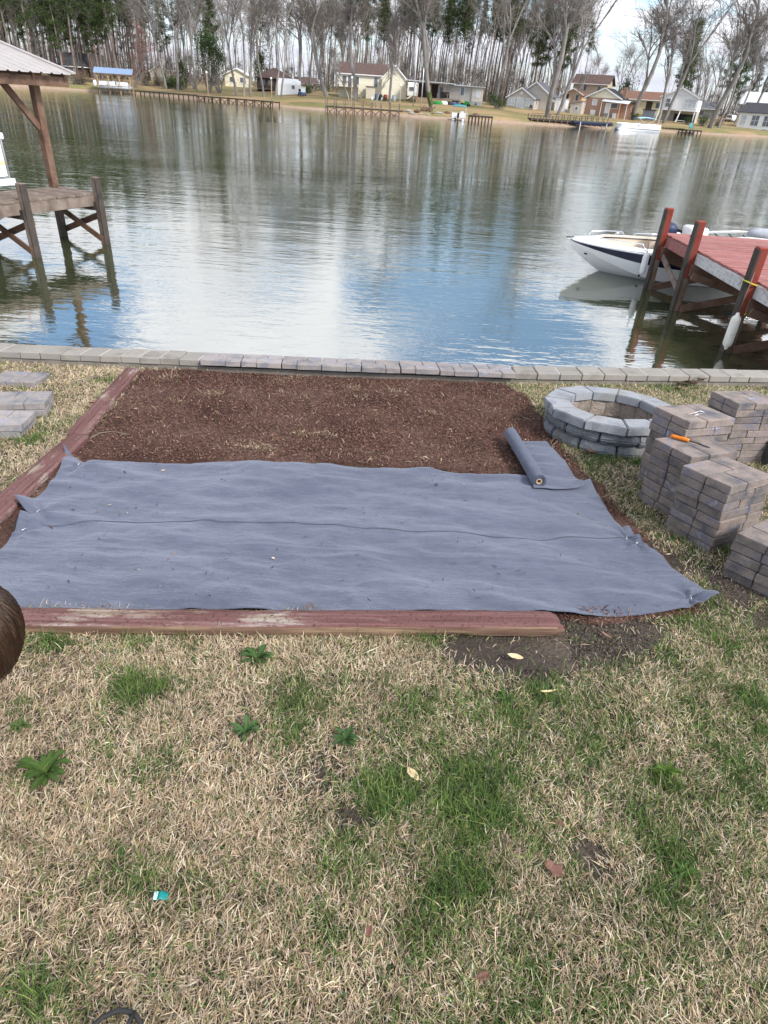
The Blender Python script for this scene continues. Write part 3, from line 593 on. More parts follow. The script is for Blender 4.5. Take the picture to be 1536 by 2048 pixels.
# ------------------------------------------------------------------ fire pit
def make_pit():
    cx, cs, R, r = 1.615, 4.40, .495, .305
    root = thing('fire_pit', 'round fire pit of grey concrete blocks with angled cap stones', 'fire pit'); place(root, cx, cs)
    n = 11
    def ring(z0, z1, ro, ri, off, nm, mt, bev, gap, bulge=0, inner=False):
        for k in range(n):
            a0 = 2 * math.pi * (k + off) / n + gap / ro; a1 = 2 * math.pi * (k + 1 + off) / n - gap / ro
            m = MB(); S = 6; rows = []
            am = (a0 + a1) / 2; jr = random.uniform(-.008, .008); jz = random.uniform(-.003, .003)
            chord = nm == 'cap_stone'
            prof = [(ri, z0), (ro, z0), (ro + bulge, (z0 * .55 + z1 * .45)), (ro, z1), (ri, z1)] if bulge else [(ri, z0), (ro, z0), (ro, z1), (ri, z1)]
            P = []
            for i in range(S + 1):
                a = a0 + (a1 - a0) * i / S; f = math.cos((a1 - a0) / 2) / math.cos(a - am) if chord else 1.
                row = []
                for (q, z) in prof:
                    rough = random.uniform(-.006, .006) if q > ri + .01 else 0
                    rr = (q * f + jr + rough); row.append((rr * math.cos(a), rr * math.sin(a), z + jz))
                P.append(row + [row[0]])
            m.grid(P); L = len(prof)
            b = 0; m.f.append(tuple(range(L))); e = S * (L + 1); m.f.append(tuple(e + i for i in range(L))[::-1])
            me = m.mesh(nm, mt); bm = bmesh.new(); bm.from_mesh(me); bmesh.ops.remove_doubles(bm, verts=bm.verts, dist=1e-5); bmesh.ops.recalc_face_normals(bm, faces=bm.faces)
            ed = [e for e in bm.edges if len(e.link_faces) == 2 and e.calc_face_angle(0) > .7]; bmesh.ops.bevel(bm, geom=ed, offset=bev, segments=2, affect='EDGES', clamp_overlap=True)
            bm.to_mesh(me); bm.free(); link(nm, me, root)
    ring(-.02, .078, R - .05, r + .09, 0, 'block', 'pit_block', .008, .006, .022)
    ring(.080, .165, R - .045, r + .085, .5, 'block', 'pit_block', .008, .005, .020)
    ring(.168, .232, R, r + .012, .1, 'cap_stone', 'pit_cap', .006, .004)
    # inner lining of upright bricks, two courses
    for c_, (z0, z1) in enumerate(((-.07, .045), (.047, .166))):
        for k in range(18):
            a = 2 * math.pi * (k + .5 * c_) / 18; rr = r + .045; w = 2 * math.pi * rr / 18 - .006
            o = MB().bx(-.028, .028, -w / 2, w / 2, z0, z1).build('lining_brick', 'pit_face', root, bevel=.004)
            o.location = (rr * math.cos(a), rr * math.sin(a), 0); o.rotation_euler = (0, 0, a)
    P = [[((r + .06) * t * math.cos(a), (r + .06) * t * math.sin(a), .02 + .02 * math.sin(a * 3 + t * 5) * t + random.uniform(0, .012)) for a in np.linspace(0, 2 * math.pi, 33)] for t in np.linspace(0.01, 1, 10)]
    MB().grid(P).build('ash_floor', 'ash', root, smooth=True)
make_pit()

# ------------------------------------------------------------------ timbers
def timber(name, label, a, b, w, h, mt, edge=None, lift=0., seed=0, cut=0.):
    a = Vector((*a, 0)); b = Vector((*b, 0)); d = b - a; L = d.length; yaw = math.atan2(d.y, d.x); n = int(L / .025); K = 20; r = np.random.default_rng(seed)
    xs = np.linspace(0, L, n + 1); P = []
    for i, x in enumerate(xs):
        row = []
        for k in range(K):
            t = 2 * math.pi * k / K; c, s_ = math.cos(t), math.sin(t); e = .45
            y = w / 2 * math.copysign(abs(c) ** e, c); z = h / 2 * math.copysign(abs(s_) ** e, s_)
            row.append([x, y, z])
        P.append(row)
    A = np.array(P); nz = fbm(A[..., 0] * 2.5 + seed * 7, A[..., 1] * 22 + A[..., 2] * 31, seed, 4)
    nf = fbm(A[..., 0] * 9 + seed, A[..., 1] * 60 + A[..., 2] * 70, seed + 9, 2)
    k_ = 1 + .10 * nz + .05 * nf; A[..., 1] *= k_; A[..., 2] *= 1 + .14 * nz + .06 * nf
    A[..., 1] += .006 * np.sin(A[..., 0] * 1.7 + seed)
    fe = np.clip(np.minimum(A[..., 0], L - A[..., 0]) / .035, 0, 1) ** .5; A[..., 1] *= .80 + .20 * fe; A[..., 2] *= .72 + .28 * fe
    A[..., 0] += cut * A[..., 1] + .008 * r.normal(size=A.shape[:2]) * (fe < .3)
    A[..., 2] += h / 2 + lift
    m = MB(); m.grid([list(map(tuple, row)) + [tuple(row[0])] for row in A]); m.f.append(tuple(range(K))); e0 = n * (K + 1); m.f.append(tuple(e0 + q for q in range(K)))
    o = m.build(name, mt, smooth=False)
    me = o.data; bm = bmesh.new(); bm.from_mesh(me); bmesh.ops.remove_doubles(bm, verts=bm.verts, dist=1e-5); bmesh.ops.recalc_face_normals(bm, faces=bm.faces)
    if edge:
        me.materials.append(MT[edge])
        for f in bm.faces:
            c = f.calc_center_median()
            if c.y < -w * .41 and c.z < h * .9 + lift: f.material_index = 1
    for f in bm.faces: f.smooth = True
    bm.to_mesh(me); bm.free(); place(o, a.x, a.y, 0, yaw); return tag(o, label, 'timber', 'red timbers edging the bed')
tA = LP(-250, 1237, .03); tB = LP(1118, 1247, .03)
timber('landscape_timber', 'faded red and grey timber lying along the near edge of the fabric', tA, tB, .120, .054, 'timber_worn', 'timber_edge', seed=3)
timber('landscape_timber', 'flat red timber running from the seawall along the brown bed', LP(148, 868, .04), LP(268, 735, .04), .125, .045, 'timber_paint', seed=5, cut=.25)
timber('landscape_timber', 'red timber beside the fabric at the left edge, splintered pale at its near end', LP(-75, 1082, .04), LP(160, 872, .03), .135, .05, 'timber_paint', seed=8, cut=.2)

# ------------------------------------------------------------------ landscape fabric
PINS = [(160, 938, .4), (78, 1027, .2), (48, 1058, -.2), (1253, 1075, .2), (1274, 1090, -.5), (1379, 1200, .3)]
PINW = [(*LP(a, b, .03), c) for a, b, c in PINS]
def curve(px, h, u):
    p = np.array([LP(a, b, h) for a, b in px]); d = np.r_[0, np.cumsum(np.hypot(*np.diff(p, axis=0).T))]; d /= d[-1]
    return np.interp(u, d, p[:, 0]), np.interp(u, d, p[:, 1])
def wrinkle(x, s):
    a = fbm(x * 1.1 + .8 * s, s * 3.2, 101, 3); b = fbm(x * 1.5 - .9 * s, s * 3.4 + x * .8, 111, 2); c = fbm(x * 3.0 + s * 1.6, s * 6.0 - x * 1.1, 121, 2)
    w = .030 * a + .034 * b + .026 * c * np.clip(.4 + 1.5 * fbm(x * .9, s * .9, 151, 2), 0, 1) + .0035 * fbm(x * 9, s * 20, 131, 3) + .010 * np.clip(1 - np.abs(fbm(x * 1.2 - 1.1 * s, s * 2.6 + x * .5, 161, 2)) * 3.2, 0, 1) ** 1.5 * np.clip(.3 + 1.6 * fbm(x * 1.3, s * 1.3, 163, 2), 0, 1)
    w += .004 * np.exp(-((s - 2.42 - .03 * x) / .012) ** 2) + .003 * np.exp(-((s - 2.36 - .035 * x) / .008) ** 2)
    for px_, ps, ang in PINW:
        r = np.hypot(x - px_, s - ps); th = np.arctan2(s - ps, x - px_)
        w += .012 * np.cos(th * 5 + ang) * np.exp(-r / .13) * np.clip(r / .03, 0, 1) - .012 * np.exp(-(r / .035) ** 2)
    return w
def fabric(name, label, near, far, base, nu, nv, lifts=(), edge=.0008, bow=0.):
    u = np.linspace(0, 1, nu); v = np.linspace(0, 1, nv)[:, None]
    x0, s0 = curve(near, .03, u); x1, s1 = curve(far, .03, u)
    X = x0 * (1 - v) + x1 * v; S = s0 * (1 - v) + s1 * v
    X = X + .075 * bow * np.sin(np.pi * v) ** .6 * np.exp(-u * 22)
    S = S + .006 * fbm(X * 4, X * 0 + 3, 7, 3) * np.exp(-np.minimum(v, 1 - v) * 30)
    n = base + wrinkle(X, S); n = np.maximum(n, base - .018 + .3 * (n - base + .018))
    n += edge * (.5 + fbm(X * 3, S * 3, 141, 2)) * np.exp(-np.minimum(v, 1 - v) * (1.2 / .05))
    for (a, b, r, h) in lifts:
        p = LP(a, b, .03); dd = np.hypot(X - p[0], S - p[1]); n += h * np.exp(-(dd / r) ** 2)
    n = n + lawn_n(X, S)
    V = to_world(X, S, n).reshape(-1, 3)
    o = link(name, np_mesh(name, V, grid_faces(nv, nu), 'fabric', smooth=True)); md = o.modifiers.new('thick', 'SOLIDIFY'); md.thickness = .0015; md.offset = -1
    return tag(o, label, 'fabric sheet', 'strips of landscape fabric')
fabric('landscape_fabric', 'wide near strip of slate blue landscape fabric behind the front timber', [(-95, 1222), (30, 1219), (330, 1220), (600, 1223), (860, 1225), (930, 1232), (1010, 1230), (1130, 1229), (1240, 1227), (1330, 1222), (1432, 1207)],
       [(44, 1036), (85, 1030), (130, 1020), (260, 1016), (560, 1022), (760, 1032), (1000, 1044), (1180, 1050), (1256, 1056), (1290, 1092)][:9] + [(1283, 1082)], .034, 340, 110, [(45, 1036, .07, .030), (1432, 1207, .09, .035), (1283, 1078, .05, .02)])
fabric('landscape_fabric', 'middle strip of slate blue landscape fabric bordering the brown mulch', [(33, 1012), (84, 1047), (220, 1041), (400, 1046), (560, 1053), (760, 1063), (1000, 1073), (1180, 1079), (1262, 1081)],
       [(126, 903), (168, 926), (250, 927), (360, 927), (440, 922), (520, 920), (640, 927), (740, 939), (860, 944), (960, 953), (1050, 958), (1100, 964), (1152, 962), (1172, 968)][:12] + [(1150, 968), (1178, 966)], .0375, 320, 70, [(126, 903, .09, .055), (33, 1012, .07, .045), (1178, 964, .07, .03), (1280, 1068, .05, .03)], bow=1.)
fabric('landscape_fabric', 'short tail of fabric pulled from the roll towards the fire pit', [(1066, 985), (1110, 985), (1150, 982), (1168, 978)], [(1022, 884), (1050, 887), (1075, 886), (1092, 887)], .051, 60, 110, [(1160, 972, .04, .012)])
make_mulch()
def make_roll():
    a = LP(1019, 876, .05); b = LP(1076, 974, .05); d = Vector((b[0] - a[0], b[1] - a[1], 0)); L = d.length; r = .041; yaw = math.atan2(d.y, d.x)
    root = thing('fabric_roll', 'rolled up tube of slate blue landscape fabric lying on the mulch', 'fabric roll'); place(root, a[0], a[1], .046 + r, yaw)
    m = MB(); K = 40; P = []
    for i in range(50):
        x = L * i / 49; row = []
        for k in range(K + 1):
            t = 2 * math.pi * k / K; rr = r * (1 + .02 * float(perlin(x * 4, t * .9, 5)) + (.03 * k / K)); row.append((x, rr * math.cos(t), rr * math.sin(t)))
        P.append(row)
    m.grid(P).build('outer_wrap', 'fabric', root, smooth=True)
    # wound layers seen at both ends, each a thin ring
    for x in (.004, L - .004):
        e = MB()
        for j in range(6):
            r0, r1 = r * (.40 + .1 * j), r * (.40 + .1 * j + .075); off = random.uniform(-.003, .003)
            ring = [[(x + off + dx, q * math.cos(t), q * math.sin(t)) for t in np.linspace(0, 2 * math.pi, 33)] for dx, q in ((-.006, r0), (.006 if x > .1 else -.007, r0), (.006 if x > .1 else -.007, r1), (-.006, r1))]
            e.grid(ring)
        e.build('wound_layers', 'fabric', root)
    c = MB(); rings = [[(x, q * math.cos(t), q * math.sin(t)) for t in np.linspace(0, 2 * math.pi, 25)] for x, q in ((-.002, .012), (-.002, .017), (L + .003, .017), (L + .003, .012), (-.002, .012))]
    c.grid(rings).build('card_core', 'core_card', root, smooth=False)
make_roll()
PLAB = ['at the far left corner of the fabric', 'holding the left end of the fabric seam', 'at the left edge just below the fabric seam', 'holding the right end of the fabric seam', 'just below the right end of the fabric seam', 'at the near right corner of the fabric']
def staple_mesh(L=.03, W=.025, r=.0017):
    return MB().tube([(-W / 2, 0, -L), (-W / 2, 0, -.002), (-W / 2 + .003, 0, .001), (W / 2 - .003, 0, .001), (W / 2, 0, -.002), (W / 2, 0, -L)], r, 6).mesh('wire_staple', 'steel_wire', smooth=True)
stm = staple_mesh()
for (px_, ps, ang), l in zip(PINW, PLAB):
    o = link('wire_staple', stm); nn = .038 + float(wrinkle(np.array([px_]), np.array([ps]))[0]) + .012; place(o, px_, ps, nn + .004, ang + 1.2); tag(o, 'bright wire staple ' + l, 'staple', 'wire staples pinning the fabric')
o = link('wire_staple', MB().tube([(-.0, -.07, 0), (0, .06, 0), (.03, .065, 0), (.03, -.06, .001)], .0018, 6).mesh('wire_staple', 'steel_wire', smooth=True))
place(o, SB_[0] - .01, SB_[1] - .02, 10 * (PT + .0022) + .006, -.9); tag(o, 'loose wire staple lying flat on a paver stack', 'staple')
def make_tool():
    root = thing('screwdriver', 'screwdriver with orange handle lying on a paver stack', 'screwdriver'); place(root, SC_[0] - .02, SC_[1] + .01, 8 * (PT + .0022) + .017, -.62)
    m = MB(); m.lathe([(.004, -.005), (.010, 0), (.0115, .02), (.010, .045), (.012, .06), (.011, .088), (.007, .098)], 14)
    o = m.build('handle', 'orange_plastic', root, smooth=True); o.rotation_euler = (0, math.pi / 2, 0); o.location = (-.115, 0, 0)
    o = MB().lathe([(.0035, 0), (.0035, .10), (.0025, .112), (.001, .115)], 8).build('shaft', 'black', root, smooth=True); o.rotation_euler = (0, math.pi / 2 + .09, 0); o.location = (-.02, 0, -.001)
make_tool()
def hollow_block():
    x, s = LP(1530, 935, .0); o = MB()
    W, D, Hh, t = .30, .30, .17, .035
    o.bx(-W / 2, W / 2, -D / 2, -D / 2 + t, 0, Hh); o.bx(-W / 2, W / 2, D / 2 - t, D / 2, 0, Hh); o.bx(-W / 2, -W / 2 + t, -D / 2 + t + .001, D / 2 - t - .001, 0, Hh - .001); o.bx(W / 2 - t, W / 2, -D / 2 + t + .001, D / 2 - t - .001, 0, Hh - .001); o.bx(-W / 2 + t, W / 2 - t, -D / 2 + t, D / 2 - t, 0, .02)
    q = o.build('hollow_block', 'black_block', bevel=.006); place(q, x + .13, s + .12, 0, .3); tag(q, 'dark hollow concrete block at the right edge behind the paver stacks', 'concrete block')
hollow_block()

# ------------------------------------------------------------------ small things on the lawn
def leaf_mesh(nm, L, W, mt, curl=.3, seed=0, lobes=0):
    r = random.Random(seed); P = []
    for i in range(9):
        t = i / 8; w = W * math.sin(math.pi * min(max(t, .02), .98)) ** .7 * (1 + (.35 * math.sin(t * math.pi * lobes * 2) if lobes else 0)); row = []
        for j in range(5):
            q = (j / 4 - .5) * 2; row.append((L * (t - .5), q * w / 2 + r.uniform(-.001, .001), curl * L * ((t - .5) ** 2) + .25 * abs(q) * w * (1 if j < 2 else .7) + r.uniform(0, .002)))
        P.append(row)
    me = MB().grid(P).mesh(nm, mt, smooth=True, fix=False); return me
def put_leaf(px, py, L, W, mt, yaw, label, seed, lobes=0, n=.022):
    x, s = LP(px, py, n); o = link('fallen_leaf', leaf_mesh('fallen_leaf', L, W, mt, .4, seed, lobes)); place(o, x, s, n + float(lawn_n(np.array(x), np.array(s))), yaw); tag(o, label, 'leaf', 'fallen leaves on the lawn'); md = o.modifiers.new('thick', 'SOLIDIFY'); md.thickness = .001
put_leaf(1030, 1316, .06, .032, 'pale_leaf', -.3, 'pale tan curled leaf beside the bare soil near the front timber', 1)
put_leaf(825, 1551, .055, .028, 'pale_leaf', -1.0, 'pale yellow leaf in the green grass patch', 2)
put_leaf(1108, 1741, .055, .038, 'red_brown_leaf', -.7, 'reddish brown curled leaf in the straw at lower right', 3, 2)
put_leaf(1118, 1647, .03, .014, 'red_brown_leaf', -.5, 'small dark red leaf above the larger reddish brown leaf', 4)
put_leaf(737, 1865, .028, .02, 'red_brown_leaf', 1.3, 'small brown leaf low in the middle of the lawn', 5)
put_leaf(966, 1955, .032, .02, 'red_brown_leaf', .4, 'dark brown leaf near the bottom of the lawn', 6)
put_leaf(1213, 1270, .05, .016, 'dead_leaf', -.9, 'thin brown leaf near the right end of the front timber', 7)
put_leaf(1095, 1385, .06, .012, 'pale_leaf', .2, 'thin pale sliver of leaf right of the middle', 8)
for i in range(9):
    x, s = LP(1357 + 6.5 * i + random.uniform(-6, 6), 771 + random.uniform(-6, 6), .02); o = link('fallen_leaf', leaf_mesh('fallen_leaf', .11, .05, 'dead_leaf', .5, 20 + i, 2)); place(o, x, s, .02 + .008 * i, random.uniform(-.5, .6), Matrix.Rotation(random.uniform(-.3, .3), 4, 'X'))
    md = o.modifiers.new('thick', 'SOLIDIFY'); md.thickness = .001; tag(o, 'dry brown leaf in the small heap below the seawall at right', 'leaf', 'leaves heaped below the seawall')
for i, (a, b) in enumerate(((195, 812), (188, 805), (182, 815), (1185, 905), (1175, 900))):
    x, s = LP(a, b, .02); o = link('fallen_leaf', leaf_mesh('fallen_leaf', .09, .04, 'dead_leaf', .4, 40 + i, 2)); place(o, x, s, .022, i * 1.1); md = o.modifiers.new('thick', 'SOLIDIFY'); md.thickness = .001
    tag(o, 'dry leaf on the straw beside the left timber' if i < 3 else 'dry leaf at the foot of the fire pit', 'leaf', 'dry leaves by the left timber' if i < 3 else 'dry leaves by the fire pit')
def stick(px, r, label, seed=0):
    pts = [T(*LP(a, b, .02), .02 + random.uniform(0, .012)) for a, b in px]; o = MB().tube(pts, np.linspace(r, r * .5, len(pts)), 7).build('stick', 'stick', smooth=True); tag(o, label, 'stick')
stick([(163, 769), (180, 758), (200, 752), (220, 748)], .012, 'grey stick on the straw grass between the left timber and seawall')
stick([(180, 880), (200, 868), (225, 865), (260, 872)], .0045, 'thin curved twig at the left corner of the mulch')
stick([(1103, 905), (1104, 895), (1118, 880), (1124, 878)], .004, 'thin bent twig on the mulch beside the fire pit')
stick([(1232, 782), (1255, 775), (1290, 770)], .008, 'pale stick between the fire pit and the seawall')
def tag_scrap():
    x, s = LP(323, 1792, .02); root = thing('plastic_scrap', 'small teal plastic scrap with a pale end on the lawn', 'plastic scrap'); place(root, x, s, .022, .06, Matrix.Rotation(.12, 4, 'X'))
    P = [[(-.009 + .024 * i / 6, -.0095 + .019 * j / 3, .004 * math.sin(i * .9)) for i in range(7)] for j in range(4)]
    o = MB().grid(P).build('teal_part', 'teal_plastic', root, smooth=True, fix=False); o.modifiers.new('thick', 'SOLIDIFY').thickness = .0008
    o = MB().bx(-.018, -.0092, -.0095, .0095, -.0012, .0005).build('pale_end', 'pale_teal', root, bevel=.0003)
tag_scrap()
def hose():
    def arc(px): return [T(*LP(a, b, h), h) for a, b, h in px]
    m = MB(); m.tube(arc([(150, 2095, .02), (180, 2058, .03), (205, 2034, .04), (238, 2020, .045), (268, 2026, .045), (281, 2046, .04), (276, 2085, .03)]), .0055, 10)
    m.tube(arc([(268, 2026, .047), (258, 2044, .055), (245, 2075, .05)]), .0045, 8)
    tag(m.build('black_hose', 'black_rubber', smooth=True), 'looped thin black hose at the bottom edge of the lawn', 'hose')
hose()
def weed(px, py, R, n, label, seed, green=(.05, .10, .032)):
    n = int(n * 2.2); green = (green[0] * .95, green[1] * .85, green[2] * .6); R *= .9
    r = np.random.default_rng(seed); x, s = LP(px, py, .01); root = thing('broadleaf_weed', label, 'weed', group='broadleaf weeds in the lawn'); place(root, x, s, float(lawn_n(np.array(x), np.array(s))) + .010)
    for k in range(n):
        a = 2.39996 * k + r.normal(0, .25); L = R * r.uniform(.35, 1.05); W = L * r.uniform(.28, .42); up = r.uniform(.10, .95); P = []; C = []
        for i in range(8):
            t = i / 7; w = W * math.sin(math.pi * min(max(.08 + t * .92, .03), .985)) ** .75 * (1 + .18 * math.sin(t * 15 + k)) * (.55 + .55 * t)
            for q in (-1, -.5, 0, .5, 1): P.append((L * t, q * w / 2, L * up * math.sin(t * 2.2) * .7 + abs(q) * w * .14 + .006)); C.append(np.array(green) * (1.25 if q == 0 else 1) * r.uniform(.85, 1.2))
        o = link('leaf', np_mesh('leaf', P, grid_faces(8, 5), 'leafage', np.array(C), True), root); o.rotation_euler = (0, 0, a)
weed(95, 1550, .085, 16, 'dark green broadleaf weed near the left edge of the lawn', 1)
weed(492, 1470, .055, 12, 'blue green ragged weed left of the lawn centre', 2, (.055, .12, .055))
weed(515, 1321, .08, 13, 'spreading broadleaf weed close below the front timber', 3, (.045, .095, .04))
weed(690, 1487, .06, 12, 'flat dark weed beside the bare patch in the lawn centre', 4, (.04, .09, .04))
weed(40, 1455, .05, 10, 'small pale green weed at the left edge above the dark one', 5, (.07, .12, .05))
weed(1010, 1405, .05, 10, 'small weed in the green grass right of centre', 6)
weed(1365, 1745, .045, 9, 'dark narrow leaved weed at lower right', 7, (.045, .10, .03))
weed(1330, 1545, .05, 10, 'leafy green weed in the right half of the lawn', 8, (.07, .14, .03))
# ------------------------------------------------------------------ child leaning in at the left edge
def make_child():
    hc = Vector((-.785, .865, .685))
    root = thing('person', 'child with short brown hair leaning in at the left edge, blue top and dark trousers', 'person', (-1.22, .80, -.08))
    O = Vector((-1.22, .80, -.08))
    # one continuous skinned body: kneeling, back leaning towards the head
    J = {'pel': (-1.24, .80, .20), 'wai': (-1.19, .81, .32), 'che': (-1.09, .83, .45), 'nek': (-.965, .85, .545), 'hed': (-.905, .855, .590),
         'sl': (-1.08, .95, .47), 'el': (-1.12, 1.08, .30), 'wl': (-1.14, 1.12, .13), 'pl': (-1.15, 1.15, .03), 'sr': (-1.07, .71, .46), 'er': (-1.13, .60, .29), 'wr': (-1.17, .58, .12), 'pr': (-1.18, .60, .02),
         'hl': (-1.26, .87, .18), 'kl': (-1.20, .95, -.035), 'al': (-1.46, .96, -.045), 'tl': (-1.57, .96, -.055), 'hr': (-1.27, .73, .18), 'kr': (-1.22, .66, -.02), 'ar': (-1.48, .66, -.03), 'tr': (-1.59, .66, -.04)}
    E_ = [('pel', 'wai'), ('wai', 'che'), ('che', 'nek'), ('nek', 'hed'), ('che', 'sl'), ('sl', 'el'), ('el', 'wl'), ('wl', 'pl'), ('che', 'sr'), ('sr', 'er'), ('er', 'wr'), ('wr', 'pr'), ('pel', 'hl'), ('hl', 'kl'), ('kl', 'al'), ('al', 'tl'), ('pel', 'hr'), ('hr', 'kr'), ('kr', 'ar'), ('ar', 'tr')]
    R_ = {'pel': .105, 'wai': .095, 'che': .10, 'nek': .042, 'hed': .045, 'sl': .05, 'el': .033, 'wl': .024, 'pl': .026, 'sr': .05, 'er': .033, 'wr': .024, 'pr': .026, 'hl': .075, 'kl': .052, 'al': .034, 'tl': .03, 'hr': .075, 'kr': .052, 'ar': .034, 'tr': .03}
    def skin(name, names, mt, grow=0.):
        idx = {n: i for i, n in enumerate(names)}; me = bpy.data.meshes.new(name)
        me.from_pydata([tuple(Vector(J[n]) - O) for n in names], [(idx[a], idx[b]) for a, b in E_ if a in idx and b in idx], []); me.materials.append(MT[mt])
        o = link(name, me, root); md = o.modifiers.new('skin', 'SKIN'); sv = me.skin_vertices[0].data
        for n in names: sv[idx[n]].radius = (R_[n] + grow,) * 2
        sv[0].use_root = True; md.use_smooth_shade = True; s = o.modifiers.new('sub', 'SUBSURF'); s.levels = s.render_levels = 2; return o
    skin('body', list(J), 'skin')
    skin('top', ['pel', 'wai', 'che', 'nek', 'sl', 'el', 'sr', 'er'], 'shirt', .010)
    skin('trousers', ['pel', 'hl', 'kl', 'al', 'hr', 'kr', 'ar'], 'trousers', .012)
    # fingers, each a short bent chain resting on the ground
    for a, b in (('wl', 'pl'), ('wr', 'pr')):
        p = Vector(J[b]) - O; f = MB()
        for k, (dx, L) in enumerate(((-.02, .034), (-.007, .040), (.007, .042), (.02, .036))): f.tube([p + Vector((dx * .7, 0, -.01)), p + Vector((dx + .012, .01, -.03)), p + Vector((dx + .012 + L * .5, .02, -.045)), p + Vector((dx + .012 + L, .024, -.055))], [.008, .0075, .007, .005], 7)
        f.tube([p + Vector((.015, -.005, 0)), p + Vector((.03, -.022, -.02)), p + Vector((.045, -.03, -.04))], [.009, .008, .006], 7); f.build('hand_fingers', 'skin', root, smooth=True)
    # head: the face looks down and to the left of the picture, the hair covers all that shows
    q = Matrix.Rotation(.30, 3, 'Y') @ Matrix.Rotation(-.25, 3, 'X')
    def ell(name, mt, c, rad, nu=28, nv=20, fn=None):
        P = []
        for i in range(nv + 1):
            th = math.pi * i / nv; row = []
            for j in range(nu + 1):
                ph = 2 * math.pi * j / nu; d = Vector((math.sin(th) * math.cos(ph), math.sin(th) * math.sin(ph), math.cos(th))); k = fn(th, ph) if fn else 1
                row.append(q @ Vector((d.x * rad[0] * k, d.y * rad[1] * k, d.z * rad[2] * k)) + c)
            P.append(row)
        return MB().grid(P).build(name, mt, root, smooth=True)
    c = hc - O
    head = ell('head', 'skin', c + q @ Vector((0, 0, -.012)), (.082, .092, .108))
    # face parts on the far left of the head (out of the picture)
    fd = q @ Vector((-.55, .82, -.1)).normalized()
    sd = fd.cross(Vector((0, 0, 1))).normalized(); ud = sd.cross(fd)
    for s in (-1, 1):
        m = MB(); m.lathe([(.001, -.009), (.007, -.006), (.009, 0), (.007, .006), (.001, .009)], 10, tuple(c + fd * .086 + sd * (.03 * s))); e = m.build('eye', 'dull_white', root, smooth=True)
        m = MB(); m.lathe([(.003, -.028), (.012, -.016), (.014, 0), (.012, .018), (.003, .028)], 10, tuple(c + sd * (.087 * s) - ud * .01), .6, 1.); m.build('ear', 'skin', root, smooth=True)
    MB().tube([c + fd * .088 + ud * .012, c + fd * .100 - ud * .012, c + fd * .090 - ud * .022], [.006, .010, .007], 8).build('nose', 'skin', root, smooth=True)
    MB().tube([c + fd * .086 - ud * .042 - sd * .02, c + fd * .092 - ud * .043, c + fd * .086 - ud * .042 + sd * .02], [.003, .005, .003], 8).build('mouth', 'decal_red', root, smooth=True)
    hair = ell('hair', 'hair', c, (.098, .108, .118), 64, 40, lambda th, ph: (1 + .012 * math.sin(ph * 17 + th * 3) + .008 * math.sin(ph * 41)) * (1 if th < 2.0 else 1 - .18 * (th - 2.0)))
    m = MB(); r = random.Random(3)
    for i in range(900):
        ph = r.uniform(0, 6.283); th0 = r.uniform(.05, 1.5); ln = r.uniform(.5, 1.1); pts = []
        for k in range(6):
            th = min(th0 + ln * k / 5, 2.3); pp = ph + .5 * (th - .3) + .03 * math.sin(k + i); w = 1.012 + .02 * r.random() * k / 5
            pts.append(q @ Vector((math.sin(th) * math.cos(pp) * .098 * w, math.sin(th) * math.sin(pp) * .108 * w, math.cos(th) * .118 * w)) + c)
        m.tube(pts, [.0009, .0012, .0012, .001, .0008, .0004], 3, False)
    m.build('hair_strands', 'hair', root, fix=False)
make_child()

